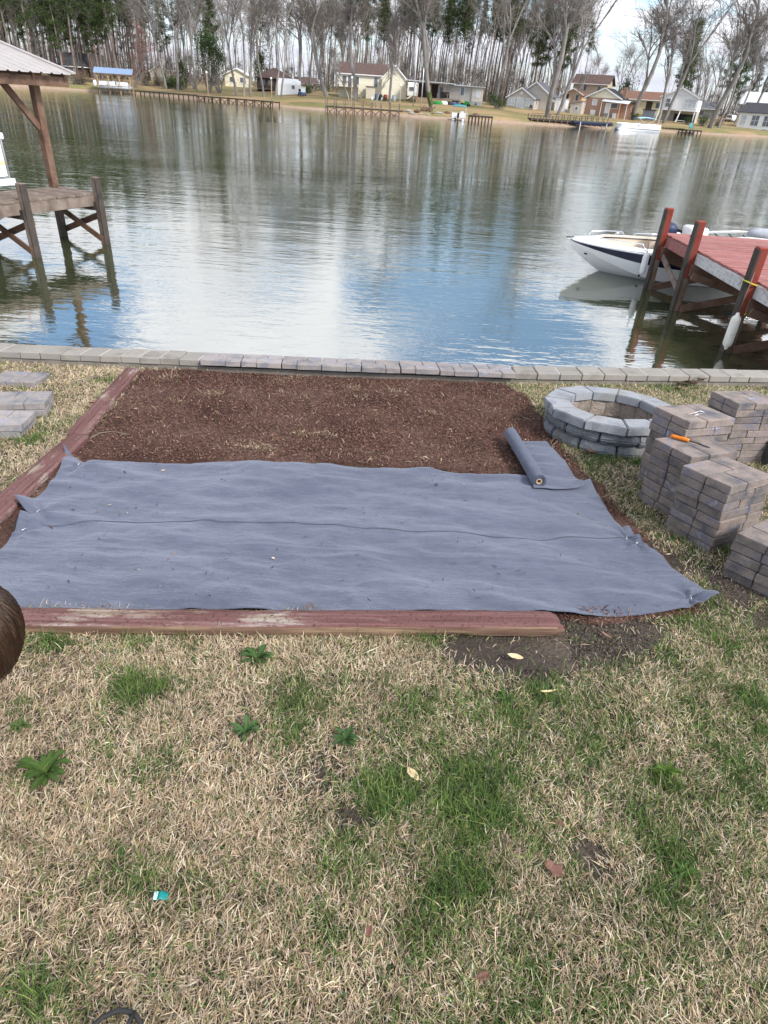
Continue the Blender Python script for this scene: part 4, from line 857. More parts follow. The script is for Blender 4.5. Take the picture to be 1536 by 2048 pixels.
# ------------------------------------------------------------------ red dock at right
def make_red_dock():
    X0, X1, Y0, Y1, ZD = 4.98, 7.25, 6.4, 13.25, -.25
    root = thing('red_dock', 'red painted plank dock on timber posts at the right edge', 'dock', (X0, Y0, ZD))
    def V(x, y, z): return Vector((x - X0, y - Y0, z - ZD))
    y = Y0
    while y < Y1:
        w = .138; j = random.uniform(-.012, .012); dz = random.uniform(-.003, .003)
        o = MB().bx(j - .02, X1 - X0 + random.uniform(-.01, .01), 0, w, -.036 + dz, dz).build('deck_board', 'dock_red', root, bevel=.004); o.location = V(X0, y, ZD); y += w + .013
    ys = [Y1 + .02, 11.6, 9.4, 7.3]
    for i in range(3):
        a, b = ys[i], ys[i + 1]
        MB().beam(V(X0 - .02, b, ZD - .125), V(X0 - .02, a, ZD - .125), .04, .17).build('side_beam', 'dock_red' if i == 0 else 'fascia_white', root, bevel=.004)
        MB().beam(V(X1 - .08, b, ZD - .125), V(X1 - .08, a, ZD - .125), .04, .17).build('side_beam', 'wood_brown', root, bevel=.004)
    MB().beam(V(X0, Y1 - .02, ZD - .13), V(X1, Y1 - .02, ZD - .13), .04, .16).build('end_beam', 'wood_brown', root, bevel=.004)
    for x in (X0 + .7, X0 + 1.4): MB().beam(V(x, Y0, ZD - .13), V(x, Y1 - .1, ZD - .13), .04, .17).build('joist', 'wood_dark', root)
    s = .066
    def post(x, y, top, mtop):
        tilt = Vector((0, 0, 0)); m = MB()
        m.bx(-s, s, -s, s, -1.9, -.45); o = m.build('post', 'post_bare', root, bevel=.008); o.location = V(x, y, ZD)
        m = MB(); m.bx(-s - .003, s + .003, -s - .003, s + .003, -.449, top); c = m.build('painted_top', mtop, o, bevel=.022, seg=3)
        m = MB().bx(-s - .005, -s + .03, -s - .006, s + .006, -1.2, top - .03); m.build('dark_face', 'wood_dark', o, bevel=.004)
    for yy in (13.12, 11.6, 9.4): post(X0 - .11, yy, .45, 'post_red')
    post(X0 - .11, 7.3, .45, 'post_red')
    for yy in (13.12, 11.6, 9.4, 7.3): post(X1 + .07, yy, .45, 'post_red')
    for yy in (13.0, 11.48, 9.28):
        MB().beam(V(X0 - .1, yy, ZD - .30), V(X1 + .1, yy, ZD - .30), .04, .18).build('cross_beam', 'wood_brown', root, bevel=.004)
        MB().beam(V(X0 - .06, yy - .05, ZD - .38), V(X1 - .1, yy - .05, ZW + .05), .04, .12).build('brace', 'wood_brown', root, bevel=.004)
        MB().beam(V(X0 - .06, yy + .03, ZW + .05), V(X1 - .1, yy + .03, ZD - .38), .04, .12).build('brace', 'wood_brown', root, bevel=.004)
    MB().beam(V(X0 - .05, 13.05, ZD - .35), V(X0 - .05, 11.75, ZD - .75), .035, .10).build('brace', 'wood_grey', root)
    MB().tube([V(X0 + .35, 13.0, ZD + .012), V(X0 + .38, 12.98, ZD + .03), V(X0 + .44, 13.0, ZD + .012)], .008, 6).build('cleat', 'navy_cover', root, smooth=True)
    # fender and ropes hang on the third post
    f = thing('boat_fender', 'weathered white boat fender hanging on the third red dock post', 'fender', (X0 - .22, 9.22, ZW + .14)); 
    o = MB().lathe([(.012, -.06), (.022, -.045), (.03, -.02), (.058, .01), (.066, .05), (.066, .36), (.058, .40), (.03, .43), (.022, .46), (.012, .47)], 16).build('body', 'fender_white', f, smooth=True)
    o = MB().tube([(0, 0, .46), (.03, .03, .7), (.07, .08, 1.0)], .006, 6).build('line', 'wood_grey', f, smooth=True)
    m = MB(); a = [V(X0 - .11 + math.cos(t) * .10, 9.4 + math.sin(t) * .10, ZD - .02 - .03 * math.cos(t)) + Vector((X0, Y0, ZD)) for t in np.linspace(0, 2 * math.pi, 18)]
    m.tube(a, .009, 6); m.tube([a[0], a[0] + Vector((.02, -.02, -.10)), a[0] + Vector((.01, -.04, -.22)), a[0] + Vector((-.03, -.05, -.33))], .010, 6); m.tube([a[0] + Vector((-.03, -.05, -.30)), a[0] + Vector((-.05, -.06, -.40))], [.014, .022], 6)
    tag(m.build('yellow_rope', 'rope_yellow', smooth=True), 'yellow rope tied round the third red dock post', 'rope')
make_red_dock()

# ------------------------------------------------------------------ white runabout moored behind the red dock
def make_runabout():
    LN, B = 5.7, 1.02
    root = thing('motor_boat', 'white open bow motor boat with navy stripe moored behind the red dock', 'boat', (3.52, 14.50, ZW), math.radians(0))
    ts = [0, .004, .012, .025, .045, .07, .1, .13, .17, .21, .26, .32, .38, .44, .5, .58, .68, .8, .9, 1.]
    def bh(t): k = min(t / .46, 1); return B * max(0, 1 - (1 - k) ** 2.5) ** .62
    def zg(t): return .60 - .06 * min(t / .4, 1) + .03 * t
    def zk(t): return -.30 + (.30 + .46) * max(0, 1 - t / .30) ** 1.7
    def bc(t): return bh(t) * (.86 - .22 * max(0, 1 - t / .4))
    def zc(t): return zk(t) + (zg(t) - zk(t)) * (.36 + .18 * max(0, 1 - t / .35))
    def side(t, f):      # f 0 at the chine, 1 at the gunwale
        fl = f ** .8; return bc(t) + (bh(t) - bc(t)) * fl, zc(t) + (zg(t) - zc(t)) * f
    def strip(fs, mt, name, out=0., bottom=False):
        for s in (-1, 1):
            P = []
            for t in ts:
                row = [(LN * t, 0, zk(t))] if bottom else []
                for f in fs: b, z = side(t, f); row.append((LN * t - (.002 if out else 0), s * (b + out), z))
                P.append(row)
            MB().grid(P).build(name, mt, root, smooth=True)
    strip([0., .2, .4, .52], 'gel_white', 'hull_side'); strip([0.], 'gel_white', 'hull_bottom', 0, True)
    strip([.52, .7, .90], 'navy', 'hull_stripe', .003); strip([.90, .96, 1.], 'gel_white', 'gunwale_band')
    for s in (-1, 1): MB().tube([(LN * t, s * (side(t, .93)[0] + .012), side(t, .93)[1]) for t in ts], .016, 6).build('rub_rail', 'chrome', root, smooth=True)
    MB().grid([[(LN, -bc(1), zc(1)), (LN, bc(1), zc(1))], [(LN, -bh(1), zg(1)), (LN, bh(1), zg(1))]]).build('transom', 'gel_white', root)
    # deck with two openings
    def win(t):
        if .105 < t < .405: return max(0, min(bh(t) - .17, .84)) * min(1, ((t - .105) / .04)) ** .5 * min(1, (.405 - t) / .01)
        if .47 < t < .95: return (B - .20) * min(1, (t - .47) / .01) * min(1, (.95 - t) / .01)
        return 0.
    tt = sorted(set(ts + list(np.linspace(.105, .405, 26)) + [.411, .465, .475, .485, .94, .955])); 
    for s in (-1, 1):
        P = []
        for t in tt:
            b, w = bh(t), win(t); row = []
            for k in range(7):
                q = k / 6; y = b + (w - b) * q; row.append((LN * t, s * y, zg(t) + .05 * math.sin(min(q * 1.9, 1.57)) * min(1, t / .05)))
            P.append(row)
        MB().grid(P).build('deck', 'gel_white', root, smooth=True)
    # bow cockpit: padded walls, navy piping, floor, corner backrests
    for s in (-1, 1):
        P = []
        tb = [t for t in tt if .105 < t < .405]
        for t in tb:
            w = win(t); P.append([(LN * t, s * (w + .004), zg(t) + .049), (LN * t, s * max(w - .03, 0), zg(t) + .04), (LN * t, s * max(w - .055, 0), zg(t) - .02), (LN * t, s * max(w - .06, 0), zg(t) - .16), (LN * t, s * max(w - .30, 0), zg(t) - .19), (LN * t, s * max(w - .31, 0), zg(t) - .5), (LN * t, 0, zg(t) - .52)])
        MB().grid(P).build('bow_seat', 'vinyl_tan', root, smooth=True)
        MB().tube([(LN * t, s * max(win(t) - .052, 0), zg(t) + .005) for t in tb if win(t) > .06], .014, 5).build('seat_piping', 'navy', root, smooth=True)
        m = MB(); m.hexa([(LN * .35, s * .12, .30), (LN * .40, s * .12, .30), (LN * .40, s * .70, .30), (LN * .35, s * .70, .30), (LN * .385, s * .14, .72), (LN * .415, s * .14, .72), (LN * .415, s * .68, .72), (LN * .385, s * .68, .72)]); bk = m.build('bow_backrest', 'vinyl_tan', root, bevel=.04, seg=3, smooth=True)
        MB().beam((LN * .374, s * .16, .60), (LN * .374, s * .64, .60), .02, .05).build('navy_insert', 'navy', bk)
    # consoles, helm with dark cover and grab handle
    for s in (-1, 1):
        m = MB(); m.hexa([(LN * .405, s * .22, .30), (LN * .475, s * .22, .30), (LN * .475, s * .86, .30), (LN * .405, s * .86, .30), (LN * .415, s * .24, .74), (LN * .47, s * .24, .80), (LN * .47, s * .80, .80), (LN * .415, s * .80, .74)]); m.build('console', 'gel_white', root, bevel=.04, seg=3, smooth=True)
    P = [[(2.12 + .19 * math.sin(th) * math.cos(p), .42 + .15 * math.sin(th) * math.sin(p), .84 + .15 * math.cos(th)) for p in np.linspace(0, 2 * math.pi, 17)] for th in np.linspace(0, math.pi, 11)]
    MB().grid(P).build('helm_cover', 'navy_cover', root, smooth=True)
    MB().tube([(2.22, .38, .86), (2.34, .30, .84), (2.42, .25, .76), (2.45, .23, .66)], [.03, .03, .026, .022], 8).build('grab_handle', 'black', root, smooth=True)
    m = MB()
    m.bx(LN * .48, LN * .95, -B + .2, B - .2, .05, .10); m.build('cockpit_floor', 'vinyl_tan', root)
    for s in (-1, 1): MB().bx(LN * .48, LN * .95, s * (B - .20) - .02, s * (B - .20) + .02, .08, .63).build('cockpit_side', 'gel_white', root)
    MB().bx(LN * .84, LN * .94, -.76, .76, .1, .52).build('stern_seat', 'vinyl_tan', root, bevel=.04, seg=2)
    # hand rails, cleats, vents, bow eye and light
    for s in (-1, 1):
        MB().tube([(LN * .08, s * .38, zg(.08) + .06), (LN * .09, s * .41, zg(.08) + .12), (LN * .16, s * .63, zg(.16) + .125), (LN * .22, s * .74, zg(.2) + .12), (LN * .23, s * .75, zg(.2) + .06)], .011, 7).build('hand_rail', 'chrome', root, smooth=True)
        MB().tube([(LN * .27, s * .80, .63), (LN * .275, s * .80, .67), (LN * .37, s * .84, .67), (LN * .375, s * .84, .62)], .011, 7).build('hand_rail', 'chrome', root, smooth=True)
        MB().tube([(LN * .20, s * .84, .62), (LN * .205, s * .85, .645), (LN * .235, s * .88, .645)], .01, 6).build('cleat', 'chrome', root, smooth=True)
    for k, (t, y) in enumerate(((.05, -.18), (.05, .10), (.075, -.33), (.06, .26), (.09, -.40))): MB().lathe([(.02, 0), (.018, .012), (.004, .014)], 10, (LN * t, y, zg(t) + .07)).build('deck_fitting', 'chrome', root)
    MB().tube([(-.10, .03, .62), (.06, .03, .63)], .012, 6).build('bow_light', 'black', root); MB().tube([(-.09, -.05, .60), (.06, -.05, .62)], .010, 6).build('bow_light', 'chrome', root)
    a = [(.33 + .035 * math.cos(t), -.13, .22 + .035 * math.sin(t)) for t in np.linspace(0, 2 * math.pi, 14)]; MB().tube(a, .008, 6).build('bow_eye', 'chrome', root, smooth=True)
    MB().lathe([(.035, -.01), (.035, .01)], 12, (.31, -.215, .36)).build('hull_vent', 'black', root)
    o = MB().lathe([(.022, -.006), (.022, .006)], 12).build('drain', 'black', root); o.location = (LN * .235, -bc(.235) - .028, .10); o.rotation_euler = (math.pi / 2, 0, 0)
    # folded bimini frame and cover towards the stern
    for y, z in ((-.3, .88), (-.1, .96), (.25, .92)): MB().tube([(2.75, y, z - .06), (3.5, y + .04, z), (4.0, y + .06, z - .02)], .014, 7).build('bimini_tube', 'dull_white', root, smooth=True)
    MB().tube([(3.55, -.05, .93), (3.75, -.1, .95), (4.4, -.15, .92), (5.2, -.2, .86), (5.3, -.2, .85)], [.05, .10, .14, .13, .05], 12).build('bimini_roll', 'grey_canvas', root, smooth=True)
    for x in (3.6, 3.3, 3.0): MB().tube([(x, -.30, .84), (x + .02, -.1, .80), (x, .2, .86)], .012, 6).build('strap', 'black', root, smooth=True)
    MB().bx(2.35, 2.75, -.15, .35, .6, .98).build('seat_back', 'dull_white', root, bevel=.08, seg=3, smooth=True)
    # mooring line and the fender between hull and post
    MB().tube([(LN * .215, -.87, .66), (1.35, -.98, .55), (1.42, -1.20, .48)], .006, 6).build('mooring_line', 'black_rubber', root, smooth=True)
    f = thing('boat_fender', 'clean white fender hanging between the boat hull and the dock post', 'fender', (4.74, 13.30, ZW + .42))
    MB().lathe([(.02, -.20), (.045, -.18), (.06, -.13), (.062, 0), (.06, .13), (.045, .18), (.02, .20)], 16).build('body', 'dull_white', f, smooth=True); MB().tube([(0, 0, .2), (.0, .05, .35), (.02, .2, .42)], .006, 6).build('line', 'wood_grey', f, smooth=True)
make_runabout()

# ------------------------------------------------------------------ roofed dock at left
def make_left_dock():
    O = Vector((-6.13, 13.83, ZW)); ang = math.atan2(-.909, -.418)       # local x = towards the shore, local y = to the left of the picture... built in its own frame
    root = thing('boat_dock', 'weathered brown boat dock with metal roof at the left edge', 'dock', O, ang)
    # local frame: x towards the shore (u), y = -v  (v points away to the left)
    DZ = .95; Wd = 1.08; Ln = 9.
    x = -.06
    while x < Ln:
        o = MB().bx(0, .136, -Wd - .03 + random.uniform(-.008, .008), .03 + random.uniform(-.01, .01), -.036, 0).build('deck_board', 'wood_grey', root, bevel=.003); o.location = (x, 0, DZ + random.uniform(-.003, .003)); x += .142
    for y in (.0, -Wd):
        MB().bx(-.06, Ln, y - .02, y + .02, DZ - .235, DZ - .04).build('side_beam', 'wood_grey', root, bevel=.004)
    MB().bx(-.075, -.035, -Wd, .02, DZ - .235, DZ - .04).build('end_beam', 'wood_grey', root, bevel=.004)
    for k in range(3): MB().bx(0, Ln, -.3 - .25 * k - .02, -.3 - .25 * k + .02, DZ - .2, DZ - .04).build('joist', 'wood_dark', root)
    s = .062
    for px_ in (0., 1.65, 4.2, 6.8):
        for y, top in ((.07, 1.23), (-Wd - .07, .9)):
            o = MB().bx(-s, s, -s, s, -.9, top).build('piling', 'wood_grey', root, bevel=.01); o.location = (px_, y, 0)
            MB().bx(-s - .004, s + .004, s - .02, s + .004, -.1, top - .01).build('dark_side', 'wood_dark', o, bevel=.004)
        MB().beam((px_ - .07, .12, .60), (px_ - .07, -Wd - .1, .12), .035, .11).build('cross_brace', 'wood_brown', root, bevel=.003)
        MB().beam((px_ + .07, .08, .10), (px_ + .07, -Wd - .1, .66), .035, .11).build('cross_brace', 'wood_brown', root, bevel=.003)
        MB().beam((px_ + .08, .1, .72), (px_ + .08, -Wd - .1, .72), .04, .16).build('cross_beam', 'wood_dark', root)
    # roof posts, beam, knee braces
    PY = -Wd + .02; PTOP = 2.72
    for px_ in (.06, 3.4, 6.8):
        for y in (PY, PY - 3.6):
            MB().bx(px_ - .07, px_ + .07, y - .07, y + .07, DZ if y == PY else -.9, PTOP).build('roof_post', 'wood_brown', root, bevel=.006)
            MB().beam((px_ + .06, y, PTOP - .75), (px_ + .66, y, PTOP - .02), .07, .11).build('knee_brace', 'wood_brown', root, bevel=.004)
    for y in (PY, PY - 3.6):
        MB().bx(-.12, 7.3, y - .045, y + .045, PTOP, PTOP + .19).build('roof_beam', 'wood_brown', root, bevel=.005)
    yr = PY - 1.8; ye = PY + .50; ZE = PTOP + .12; rise = .52
    for k in range(12):
        x = -.35 + .7 * k
        for yy, ee in ((PY, ye - .1), (PY - 3.6, PY - 3.6 - .52)): MB().beam((x, ee, ZE - .03), (x, yr, ZE + rise - .03), .05, .12).build('rafter', 'wood_brown', root)
    MB().bx(-.42, 7.6, ye - .16, ye - .12, ZE - .17, ZE - .01).build('fascia', 'wood_brown', root, bevel=.004)
    # ribbed metal sheets
    for sgn, e in ((1, ye), (-1, PY - 3.6 - .62)):
        x = -.46; q = 0
        while x < 7.6:
            prof = [(0, 0), (.02, .02), (.05, .02), (.07, 0), (.225, 0)]
            P = []
            for (dx, dz) in prof: P.append([(x + dx, e, ZE + .03 + dz), (x + dx, yr, ZE + .03 + rise * 1.03 + dz)])
            o = MB().grid(P).build('roof_sheet', 'metal_roof', root); o.modifiers.new('t', 'SOLIDIFY').thickness = .004; x += .225
        MB().beam((-.47, e, ZE + .06), (-.47, yr, ZE + .06 + rise * 1.03), .10, .03).build('rake_trim', 'metal_roof', root)
    MB().beam((-.56, yr, ZE + .06 + rise * 1.03), (7.6, yr, ZE + .06 + rise * 1.03), .3, .03).build('ridge_cap', 'metal_roof', root)
    # the pontoon boat in the slip
    b = thing('pontoon_boat', 'white pontoon boat with pale stripe under the dock roof at left', 'boat', O + Vector((0, 0, .36)), ang)
    X0, Y0, Y1 = .62, -1.42, -3.7
    for y in (Y0 - .28, Y1 + .28):
        MB().tube([(X0 + .12, y, .42), (X0 + .25, y, .30), (X0 + .6, y, .22), (6., y, .22)], [.06, .24, .31, .31], 14).build('float_tube', 'alu', b, smooth=True)
    MB().bx(X0, 6., Y1, Y0, .62, .74).build('deck', 'dull_white', b, bevel=.01)
    for k, (xa, xb) in enumerate(((X0 + .12, 2.), (2.06, 4.))):
        MB().bx(xa, xb, Y0 - .07, Y0 - .04, .78, 1.42).build('side_panel', 'gel_white', b, bevel=.004); MB().bx(xa, xb, Y0 - .039, Y0 - .036, .98, 1.05).build('panel_stripe', 'stripe_tan', b)
    MB().bx(X0 + .10, X0 + .13, Y1 + .04, Y0 - .08, .78, 1.42).build('end_panel', 'gel_white', b, bevel=.004)
    MB().tube([(X0 + .09, Y0 - .05, .74), (X0 + .09, Y0 - .05, 1.42), (X0 + .14, Y0 - .05, 1.47), (4., Y0 - .05, 1.60)], .018, 8).build('rail', 'alu', b, smooth=True)
    MB().tube([(X0 + .09, Y1 + .05, .74), (X0 + .09, Y1 + .05, 1.47), (X0 + .09, Y0 - .05, 1.47)], .018, 8).build('rail', 'alu', b, smooth=True)
    MB().bx(X0 + .02, X0 + .12, Y0 - .12, Y0 - .02, 1.40, 1.52).build('rail_corner', 'dull_white', b, bevel=.02)
    cu = bpy.data.curves.new('registration', 'FONT'); cu.body = '2'; cu.size = .17; cu.extrude = .001; cu.materials.append(MT['decal_red']); tmp = bpy.data.objects.new('tmp', cu); me_ = bpy.data.meshes.new_from_object(tmp); bpy.data.objects.remove(tmp); t = link('registration', me_); t.parent = b; t.location = (X0 + .40, Y0 - .034, 1.16); t.rotation_euler = (math.pi / 2, 0, math.pi)
make_left_dock()
# ------------------------------------------------------------------ far bank
SHX = [-900, -300, -140, -95.5, -81.5, -66.2, -50, -35.1, -22, -12, 2.7, 17.3, 33.9, 53, 65.8, 85.2, 130, 300, 900]
SHY = [60, 110, 160, 174.7, 182.4, 188., 178., 163.9, 153, 147.8, 144.5, 145.5, 155.4, 165., 171.4, 182., 205, 260, 300]
def shore(x): return np.interp(x, SHX, SHY)
def rise(d):
    return np.interp(d, [-30, -4, 0, 1.6, 2.0, 2.6, 10, 30, 60, 150, 500, 3000], [-4, -.6, 0, .45, .55, .95, 1.5, 2.8, 3.4, 5., 9., 30.])
def far_z(x, y):
    d = (np.asarray(y) - shore(x)) * .9
    return ZW + rise(d) + np.clip((d - 3) / 15, 0, 1) * (.35 * fbm(np.asarray(x) * .05, np.asarray(y) * .05, 201, 3))
def make_far_ground():
    xs = np.concatenate([np.linspace(-2500, -130, 24), np.linspace(-125, 130, 220), np.linspace(140, 2500, 24)])
    ds = np.concatenate([np.linspace(-14, -2, 5), np.linspace(-1, 4, 22), np.linspace(4.6, 60, 46), np.linspace(66, 300, 20), np.linspace(340, 3000, 10)])
    D, X = np.meshgrid(ds, xs, indexing='ij'); j = .5 * fbm(X * .25, X * 0 + 2, 211, 3); Y = shore(X) + D / .9
    Z = ZW + rise(D + j * np.exp(-np.abs(D) / 6)) + np.clip((D - 3) / 15, 0, 1) * (.35 * fbm(X * .05, Y * .05, 201, 3))
    o = link('far_bank', np_mesh('far_bank', np.stack([X, Y, Z], -1).reshape(-1, 3), grid_faces(*X.shape), 'far_ground', smooth=True)); tag(o, kind='structure')
make_far_ground()
def hor(px): return HORIZ + math.tan(ROLL) * (px - CX)
def FP(px, d, dz=0.):
    """ground point of the far bank on the photo column px, d metres behind the waterline"""
    r = ray(px, hor(px)); k = r[0] / r[1]; y = 160.
    for _ in range(40): y = .5 * y + .5 * (float(shore(k * y)) + d / .9)
    x = k * y; return Vector((x, y, float(far_z(x, y)) + dz))
def face(p): return math.atan2(-p.x, p.y)       # yaw that turns a front (-y side) towards the camera
def house(name, label, cat, px, d, yaw=0., dz=0.):
    p = FP(px, d, dz); return thing(name, label, cat, p, face(p) + math.radians(yaw))
def window(parent, x, z, w, h, y=0., glass='glass_far', frame='trim_white', side=0, mull=0, t=.06):
    """window on the front (side 0), or on the left or right end wall (side -1/1, x runs along the depth, y is the wall's x)"""
    def bx(m, a, b, c, e, f0, f1): return m.bx(a, b, f0, f1, c, e) if side == 0 else m.bx(f0, f1, a, b, c, e)
    s = -1 if side <= 0 else 1; m = MB(); x0, x1, z0, z1 = x - w / 2, x + w / 2, z, z + h; q0, q1 = sorted((y + s * .003, y + s * .07))
    bx(m, x0 - t, x1 + t, z1, z1 + t * 1.2, q0, q1); bx(m, x0 - t, x1 + t, z0 - t * 1.2, z0, q0, q1); bx(m, x0 - t, x0, z0 + .001, z1 - .001, q0, q1); bx(m, x1, x1 + t, z0 + .001, z1 - .001, q0, q1)
    if mull: bx(m, x0, x1, z0 + h / 2 - .03, z0 + h / 2 + .03, *sorted((y + s * .012, y + s * .06)))
    for i in range(1, mull): u = x0 + w * i / mull; bx(m, u - .03, u + .03, z0 + .001, z1 - .001, *sorted((y + s * .014, y + s * .058)))
    f = m.build('window', frame, parent, fix=False); g = MB(); bx(g, x0, x1, z0, z1, *sorted((y + s * .004, y + s * .02))); g.build('pane', glass, f, fix=False); return f
def door(parent, x, z, w, h, mt='trim_white', y=0.):
    f = MB().bx(x - w / 2, x + w / 2, y - .06, y - .003, z, z + h).build('door', mt, parent, bevel=.01); MB().bx(x + w * .32, x + w * .38, y - .10, y - .061, z + h * .45, z + h * .48).build('handle', 'chrome', f)
def gable(root, x0, x1, y0, y1, h, rh, wall, roof, front=True, over=.4, base=-.6, trim='trim_white', thick=.14):
    """walls plus a pitched roof; front=True puts a gable on the front"""
    m = MB(); 
    if front:
        xm = (x0 + x1) / 2; m.extrude([(x0, y0, base), (x1, y0, base), (x1, y0, h), (xm, y0, h + rh), (x0, y0, h)], (0, y1 - y0, 0)); m.build('wall', wall, root)
        k = rh / (xm - x0)
        for s in (-1, 1):
            e = xm + s * ((xm - x0) + over); r = MB().extrude([(e, y0 - over, h - over * k), (xm, y0 - over, h + rh), (xm, y0 - over, h + rh + thick), (e, y0 - over, h - over * k + thick)], (0, y1 - y0 + 2 * over, 0)).build('roof', roof, root)
            MB().beam((e, y0 - over - .02, h - over * k + .02), (xm, y0 - over - .02, h + rh + .02), .05, .22).build('barge_board', trim, r)
    else:
        ym = (y0 + y1) / 2; m.extrude([(x0, y0, base), (x0, y1, base), (x0, y1, h), (x0, ym, h + rh), (x0, y0, h)], (x1 - x0, 0, 0)); m.build('wall', wall, root); k = rh / (ym - y0)
        for s in (-1, 1):
            e = ym + s * ((ym - y0) + over); r = MB().extrude([(x0 - over, e, h - over * k), (x0 - over, ym, h + rh), (x0 - over, ym, h + rh + thick), (x0 - over, e, h - over * k + thick)], (x1 - x0 + 2 * over, 0, 0)).build('roof', roof, root)
            MB().beam((x0 - over, e + s * .02, h - over * k + .03), (x1 + over, e + s * .02, h - over * k + .03), .05, .18).build('eave_board', trim, r)
def hip(root, x0, x1, y0, y1, h, rh, wall, roof, over=.5, base=-.6):
    MB().bx(x0, x1, y0, y1, base, h).build('wall', wall, root); w = (y1 - y0) / 2 + over
    a = [(x0 - over, y0 - over, h), (x1 + over, y0 - over, h), (x1 + over, y1 + over, h), (x0 - over, y1 + over, h)]; ym = (y0 + y1) / 2; r0, r1 = (x0 - over + w, ym, h + rh), (x1 + over - w, ym, h + rh)
    MB().add(a + [r0, r1] + [(p[0], p[1], h - .15) for p in a], [(0, 1, 5, 4), (1, 2, 5), (2, 3, 4, 5), (3, 0, 4), (6, 7, 1, 0), (7, 8, 2, 1), (8, 9, 3, 2), (9, 6, 0, 3), (9, 8, 7, 6)]).build('roof', roof, root)
def post(root, x, y, z0, z1, w=.12, mt='wood_tan', name='post'): return MB().bx(x - w / 2, x + w / 2, y - w / 2, y + w / 2, z0, z1).build(name, mt, root)
def make_houses():
    r = house('lake_house', 'black roofed house half hidden behind the pine trunks at far left', 'house', 168, 40); gable(r, -5.5, 5.5, 0, 8, 2.6, 3.0, 'brown_dark', 'roof_dark', False); window(r, -3, .9, 1.1, 1.1); window(r, 2.6, .9, 1.3, 1.1); door(r, .2, 0, .9, 2., 'wood_brown')
    r = house('lake_house', 'pale cottage seen between the trunks right of the blue roofed boathouse', 'house', 322, 42); gable(r, -2.8, 2.8, 0, 6, 2.6, 1.6, 'cream', 'roof_grey', True); window(r, -1.2, 1., .9, 1.2); window(r, 1.2, 1., .9, 1.2)
    r = house('lake_house', 'small cream house with pale roof left of the dark brown bungalow', 'house', 474, 40, -10); gable(r, -3.4, 3.4, 0, 7, 3.0, 1.5, 'cream', 'roof_white', True); window(r, -1.5, 1.2, .9, 1.2); window(r, 1.5, 1.2, .9, 1.2)
    # dark bungalow with carport
    r = house('bungalow', 'dark brown bungalow with broad low roof behind the white shed', 'house', 560, 27); hip(r, -5.6, 3.2, 0, 8, 2.7, 2.2, 'brown_dark', 'roof_brown'); window(r, -4.3, 1.1, 1.2, 1.1, frame='wood_brown'); window(r, -2.3, 1.1, 1.2, 1.1, frame='wood_brown')
    for k in range(12): post(r, -5.6 + .33 * k, -1.3, .4, 1.35, .06, 'wood_grey', 'baluster')
    MB().bx(-5.7, -1.8, -1.35, -1.25, 1.35, 1.43).build('hand_rail', 'wood_grey', r); MB().bx(-5.7, -1.8, -1.4, -.01, .2, .4).build('porch_floor', 'wood_grey', r)
    MB().extrude([(3.7, -1.2, 2.05), (3.7, 7, 2.3), (3.7, 3, 3.4)], (5.6, 0, 0)).build('carport_roof', 'roof_brown', r)
    for x in (4.2, 6.4, 8.8): post(r, x, -.9, -.5, 2.08, .14, 'wood_brown')
    # white shed with a rounded roof
    r = house('garden_shed', 'white metal shed with rounded roof and small dark window', 'shed', 578, 19, 6)
    prof = [(0, -.5), (0, 2.1), (.25, 2.6), (.9, 3.0), (1.7, 3.15), (2.5, 3.0), (3.15, 2.6), (3.4, 2.1), (3.4, -.5)]
    MB().extrude([(-2.6, y, z) for y, z in prof], (5.4, 0, 0)).build('shell', 'siding_white', r); window(r, 1.0, 1.15, .7, .7, 0); MB().bx(-2.66, -2.605, .6, 2.8, -.2, 2.2).build('end_door', 'cream', r)
    r = house('porch_house', 'cream house with brown roof, wooden steps and a gabled right wing', 'house', 742, 29)
    gable(r, -7.6, 3.2, 0, 8, 4.5, 2.1, 'cream', 'roof_brown', False); gable(r, 2.4, 8.0, -1.6, 7, 4.0, 2.5, 'cream', 'roof_brown', True, .3)
    for x in (-6.3, -3.4): window(r, x, 2.4, .9, 1.5)
    window(r, 1.0, 2.1, .8, 1.9); door(r, -5.0, 1.9, .9, 2.1, 'glass_far')
    MB().bx(-8., -3., -2.4, -.01, 1.6, 1.8).build('deck_floor', 'wood_grey', r)
    for x in (-7.9, -6.2, -4.6, -3.1): post(r, x, -2.3, -.5, 2.8, .12, 'wood_grey')
    MB().bx(-8., -3., -2.36, -2.28, 2.75, 2.85).build('hand_rail', 'wood_grey', r)
    for k in range(9): MB().bx(-4.6 + .28 * k, -4.3 + .28 * k, -3.4, -2.42, 1.5 - .19 * k, 1.56 - .19 * k).build('step', 'wood_tan', r)
    MB().beam((-4.6, -3.4, 1.5), (-2.1, -3.4, -.2), .06, .25).build('stringer', 'wood_tan', r); MB().beam((-4.6, -3.4, 2.4), (-2.1, -3.4, .7), .06, .09).build('stair_rail', 'wood_tan', r)
    MB().bx(-1.2, .9, -2.6, -.6, -.5, 2.1).build('lean_to', 'pale_tan', r); MB().bx(-1.4, 1.1, -2.8, -.4, 2.1, 2.2).build('lean_to_roof', 'roof_brown', r)
    for px, d, mt, lab in ((753, 24, 'blue_bin', 'dark blue bin beside the cream house'), (761, 24, 'black', 'black bin standing between the blue bin and red barrel'), (771, 24.5, 'red_barrel', 'red barrel in front of the cream gable'), (788, 24, 'shed_grey', 'grey bin nearest the gable trunk')):
        p = FP(px, d); b = thing('storage_bin', lab, 'bin', p); MB().lathe([(.38, -.2), (.42, .1), (.45, .95), (.40, 1.0)], 12).build('drum', mt, b, smooth=True); MB().lathe([(.47, 1.0), (.47, 1.07), (.1, 1.12)], 12).build('lid', mt, b)
